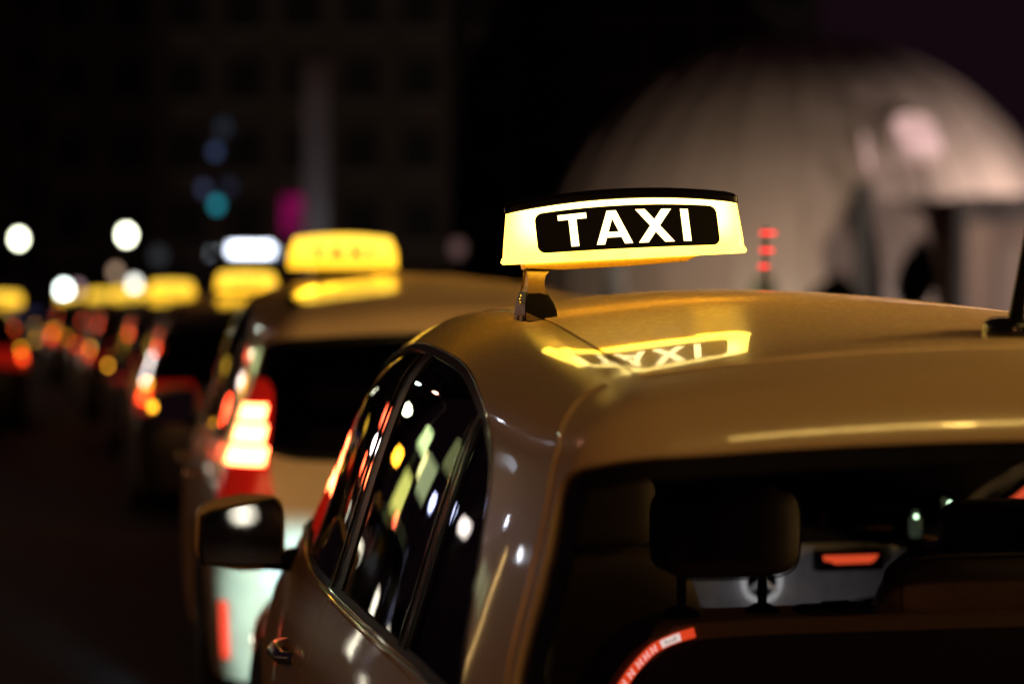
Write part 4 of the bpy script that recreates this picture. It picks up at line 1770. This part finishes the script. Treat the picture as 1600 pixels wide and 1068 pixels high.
taxi2 = empty('taxi', (0, 0, 0), 0, 'ivory estate taxi second in the queue, its tall left brake light glowing white and red', 'taxi', 'taxis waiting in the queue')
build_car(taxi2, IVORY, fine=False, lamps='upright', brake=True)
for mir in (False, True):
    panel('reflector', REARM, [(-.835 * .9, .275), (-.805 * .9, .275), (-.805 * .9, .46), (-.835 * .9, .46)], [], .03, MATS['reflector_red'], taxi2, mirror=mir, thick=.008, off=.022)
bm = bmesh.new()
for cx in (-.37, .37):
    cushion(bm, (cx, .9, 1.12), (.12, .05, .075), .4, .45, 20, 10)
    cushion(bm, (cx, 1.85, .8), (.24, .08, .3), .4, .5, 20, 10)
box(bm, -.6, .6, .8, .95, .5, .98, .03)
obj('seats', bm, LEATHER, taxi2)
place_car(taxi2, -.12, 8.17, R(10.5), 1.04)
signy = make_sign('taxi_sign', 'blurred yellow lit sign on the second taxi, largest of the yellow ones', 'yellow', 'lit roof signs of the taxis', detail=False)
bm = bmesh.new()
box(bm, -.12, .12, -.03, .03, -.045, .0005, .006)
obj('base', bm, BLACKP, signy)


def put_sign(o, px, py, D, yaw):
    p = at(px, py, D)
    o.location = (p.x, p.y, p.z - .060)
    o.rotation_euler = (0, 0, yaw)


signy.scale = (1.0, 1.0, 1.08)
put_sign(signy, 536, 396, 9.75, R(10.5))
queue = [
    (-1.60, 16.0, 11, .97, (385, 441, 17.7), 'dark estate taxi third in the queue, half hidden behind the second one', 'yellow lit sign on the third taxi, just left of and below the largest yellow one'),
    (-2.70, 21.8, 12, .96, (268, 452, 23.6), 'dark estate taxi fourth in the queue, left of the third', 'orange yellow lit sign on the fourth taxi, right part of the far pair'),
    (-4.0, 27.8, 13, .95, (202, 461, 29.5), 'dark estate taxi fifth in the queue, farthest of the row', 'orange yellow lit sign on the fifth taxi, left part of the far pair'),
]
taxi3 = empty('taxi', (0, 0, 0), 0, queue[0][5], 'taxi', 'taxis waiting in the queue')
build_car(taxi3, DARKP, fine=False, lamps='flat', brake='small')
for i, (x, y, yaw, zs, sg_, lab, slab) in enumerate(queue + [(-6.0, 25.5, 12, .95, (4, 468, 27.2), 'taxi in the next lane at the far left edge, mostly out of the picture', 'yellow lit sign cut by the left edge of the picture'),
        (-6.4, 38.0, 13, .93, (112, 466, 39.5), 'distant taxi far down the street, seventh and smallest of the queue', 'tiny dim yellow sign of the most distant taxi'),
        (-5.1, 33.0, 13, .94, (160, 463, 34.6), 'distant taxi sixth in the queue, just beyond the fifth', 'small yellow sign right behind the fifth taxi')]):
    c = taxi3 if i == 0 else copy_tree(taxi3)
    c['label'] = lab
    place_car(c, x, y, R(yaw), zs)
    s2 = copy_tree(signy)
    s2['label'] = slab
    put_sign(s2, *sg_, R(yaw))

# --- other cars: dark, some facing us on the far side with lights on
dark = empty('parked_car', (0, 0, 0), 0, 'dark car facing the camera on the far side, headlights on, nearest of its row', 'car', 'cars on the far side of the road')
build_car(dark, DARKP, fine=False, lamps='flat', brake=False, head=True)
def face_us(o, a, b, yaw):
    p = sp(a, b)
    o.location = (p.x, p.y, 0)
    o.rotation_euler = (0, 0, yaw)


face_us(dark, 31, -7.3, R(191))
for i, (a, b) in enumerate(((39, -7.4), (50, -7.3), (66, -7.4))):
    c = copy_tree(dark)
    c['label'] = ['dark oncoming car with headlights on, second of the far row', 'dark oncoming car with headlights on, third of the far row', 'dark oncoming car with headlights on, last of the far row',
                  'dark oncoming car driving past, headlights on, nearest the lane line'][i]
    face_us(c, a, b, R(191))
c = copy_tree(dark)
c['label'] = 'dark car coming up the road behind the photographer with headlights on'
face_us(c, -33, -6.6, R(11))
# a grey car beyond the windscreen of the near taxi
grey = empty('parked_car', (0, 0, 0), 0, 'grey parked car by the kerb, glimpsed through the near taxi windows', 'car')
build_car(grey, GREYP, fine=False, lamps='flat', brake=False)
face_us(grey, 7.5, 2.35, R(11))
grey.scale = (.95, 1, .93)

# --- post with three red bars
p = at(1197, 390, 7.6)
pm = empty('parking_post', (p.x, p.y, 0), R(8), 'slim dark post with three short red light bars beyond the near roof', 'post')
bm = bmesh.new()
box(bm, -.006, .006, .004, .02, .12, p.z + .07, .002)
obj('post_body', bm, plain('post_dark', (.02, .016, .016), .5), pm)
for px, pyy, w in ((1200, 364, 26), (1198, 391, 22), (1193, 416, 16)):
    q = at(px, pyy, 7.6)
    bm = bmesh.new()
    box(bm, q.x - p.x - w / FPX * 3.8, q.x - p.x + w / FPX * 3.8, -.004, .002, q.z - .0045, q.z + .0045)
    obj('red_bar', bm, glow('red_bars', (1.0, .03, .03), 2.6), pm, smooth=False)

# --- unseen light panel added on the right pavement to light the cabin
pb = empty('cabin_light_panel', tuple(sp(1.0, 5.2, .12)), R(-79), 'large amber light panel added out of view on the right pavement to light the near taxi cabin', 'light panel')
bm = bmesh.new()
box(bm, -.75, .75, .02, .22, .7, 3.35, .03)
obj('housing', bm, DARKM, pb)
bm = bmesh.new()
box(bm, -.66, .66, -.004, .015, .8, 3.25)
obj('lit_panel', bm, glow('cabin_panel_glow', (1.0, .60, .20), 34, vary=.3, scale=2), pb, smooth=False)
for x in (-.5, .5):
    bm = bmesh.new()
    tube(bm, [(x, .12, 0), (x, .12, .72)], .05)
    obj('leg', bm, DARKM, pb)

# --- shop lights and lamps across the road (they show mirrored in the near taxi's side glass)
def shop_light(a, b, z, w, h, color, st, label, name='shop_sign'):
    p = sp(a, b)
    root = empty(name, (p.x, p.y, 0), R(11), label, 'sign', 'lit signs across the road')
    bm = bmesh.new()
    box(bm, -w / 2, w / 2, 0, .12, z - h / 2, z + h / 2, .01)
    obj('panel', bm, glow('shop_%s' % label.replace(' ', '_')[:50], color, st), root, smooth=False)
    bm = bmesh.new()
    tube(bm, [(0, .18, 0), (0, .18, z)], .05)
    obj('post', bm, DARKM, root)
    return root


L_ = [
    (52, -9.7, 3.3, .40, .40, (1.0, .42, .02), 40, 'amber sign board on the far kerb, midway along the street'),
    (46.5, -9.9, 4.4, 1.1, .9, (.75, 1.0, .42), 3.2, 'large green white sign board high over the far kerb'),
    (45.0, -10.4, 3.7, .5, .8, (1.0, .95, .35), 4, 'yellow sign board hanging below the large green white one'),
    (72, -9.7, 2.05, .5, .5, (1.0, .06, .02), 90, 'red sign board far along the opposite kerb'),
    (63.3, -9.8, 3.25, .36, .36, (1.0, .85, .8), 60, 'pinkish white sign board far along the opposite kerb'),
    (34.7, -9.7, 2.8, .2, .3, (.55, .6, 1.0), 22, 'pale blue sign board on the far kerb'),
    (31.4, -9.7, 2.9, .2, .3, (.6, .65, 1.0), 15, 'second pale blue sign board, nearer than the other'),
    (29.5, -9.7, 2.75, .22, .24, (1.0, .86, .78), 12, 'pinkish white sign board nearest the pale blue ones'),
    (25.2, -9.7, 3.33, .10, .10, (.8, .85, 1.0), 34, 'tiny cold white lamp board on the far kerb'),
    (21.8, -9.7, 3.0, .10, .10, (.85, .9, 1.0), 32, 'tiny cold white lamp board, lower and nearer'),
    (29.8, -9.9, 4.7, .5, .4, (.45, .5, .6), 1.6, 'dim slate sign board high on the far kerb'),
    (23.4, -9.7, 2.1, .16, 1.6, (1.0, .62, .20), 3.0, 'tall narrow warm yellow sign board on the far kerb'),
    (27.0, -10.2, 2.2, 1.0, .5, (.5, .55, .30), 1.2, 'dim green sign board low on the far pavement'),
    (64.4, -9.7, 4.6, 1.2, .8, (1.0, .10, .04), 10, 'wide red sign board high on the far kerb'),
    (57.9, -9.8, 2.1, .5, .5, (1.0, .12, .04), 34, 'square red sign board low on the far kerb'),
    (55.0, -10.0, 1.1, .4, .4, (1.0, .20, .08), 30, 'small orange red sign board near the ground on the far kerb'),
    (46.0, -9.9, 2.4, .9, 1.2, (.75, .80, .18), 2.2, 'tall dim olive sign board on the far kerb'),
    (39.9, -10.0, 3.3, 1.0, 1.1, (.62, .74, .36), 1.3, 'large dim pale green sign board over the far pavement'),
    (36.4, -10.2, 4.3, 1.0, 1.0, (.50, .55, .22), .7, 'large dim olive sign board high over the far pavement'),
    (44.9, -10.0, 1.6, .35, .35, (1.0, .12, .05), 22, 'little red sign board beside the oncoming cars'),
    (2, -9.9, 2.4, .7, .9, (1.0, .6, .3), 1.5, 'warm white sign board opposite the near taxi'),
]
for t in L_:
    shop_light(*t)
for i, (a, b, h, st) in enumerate(((74.6, -9.7, 10.5, 50), (147, -5.4, 4.0, 260), (40, -9.9, 10.2, 20), (58, -9.6, 5.2, 60))):
    p = sp(a, b)
    root = empty('lamp_post', (p.x, p.y, 0), 0, ['tall mast with a globe lamp on the far kerb beyond the queue', 'globe lamp at the distant end of the street', 'tall mast with a globe lamp on the far kerb beside the oncoming cars',
                 'middling globe lamp post on the far kerb'][i], 'street lamp', 'globe lamps across the road')
    bm = bmesh.new()
    tube(bm, [(0, 0, 0), (0, 0, h)], .05)
    obj('post', bm, DARKM, root)
    bm = bmesh.new()
    r_ = (.2, .45, .16, .2)[i]
    bmesh.ops.create_icosphere(bm, subdivisions=2, radius=r_)
    obj('globe', bm, glow('globe_far_%d' % i, ((.8, 1, .8), (.4, .42, 1.0), (.8, .85, 1), (.9, 1, .6))[i], st), root, loc=(0, 0, h + r_ * .9))
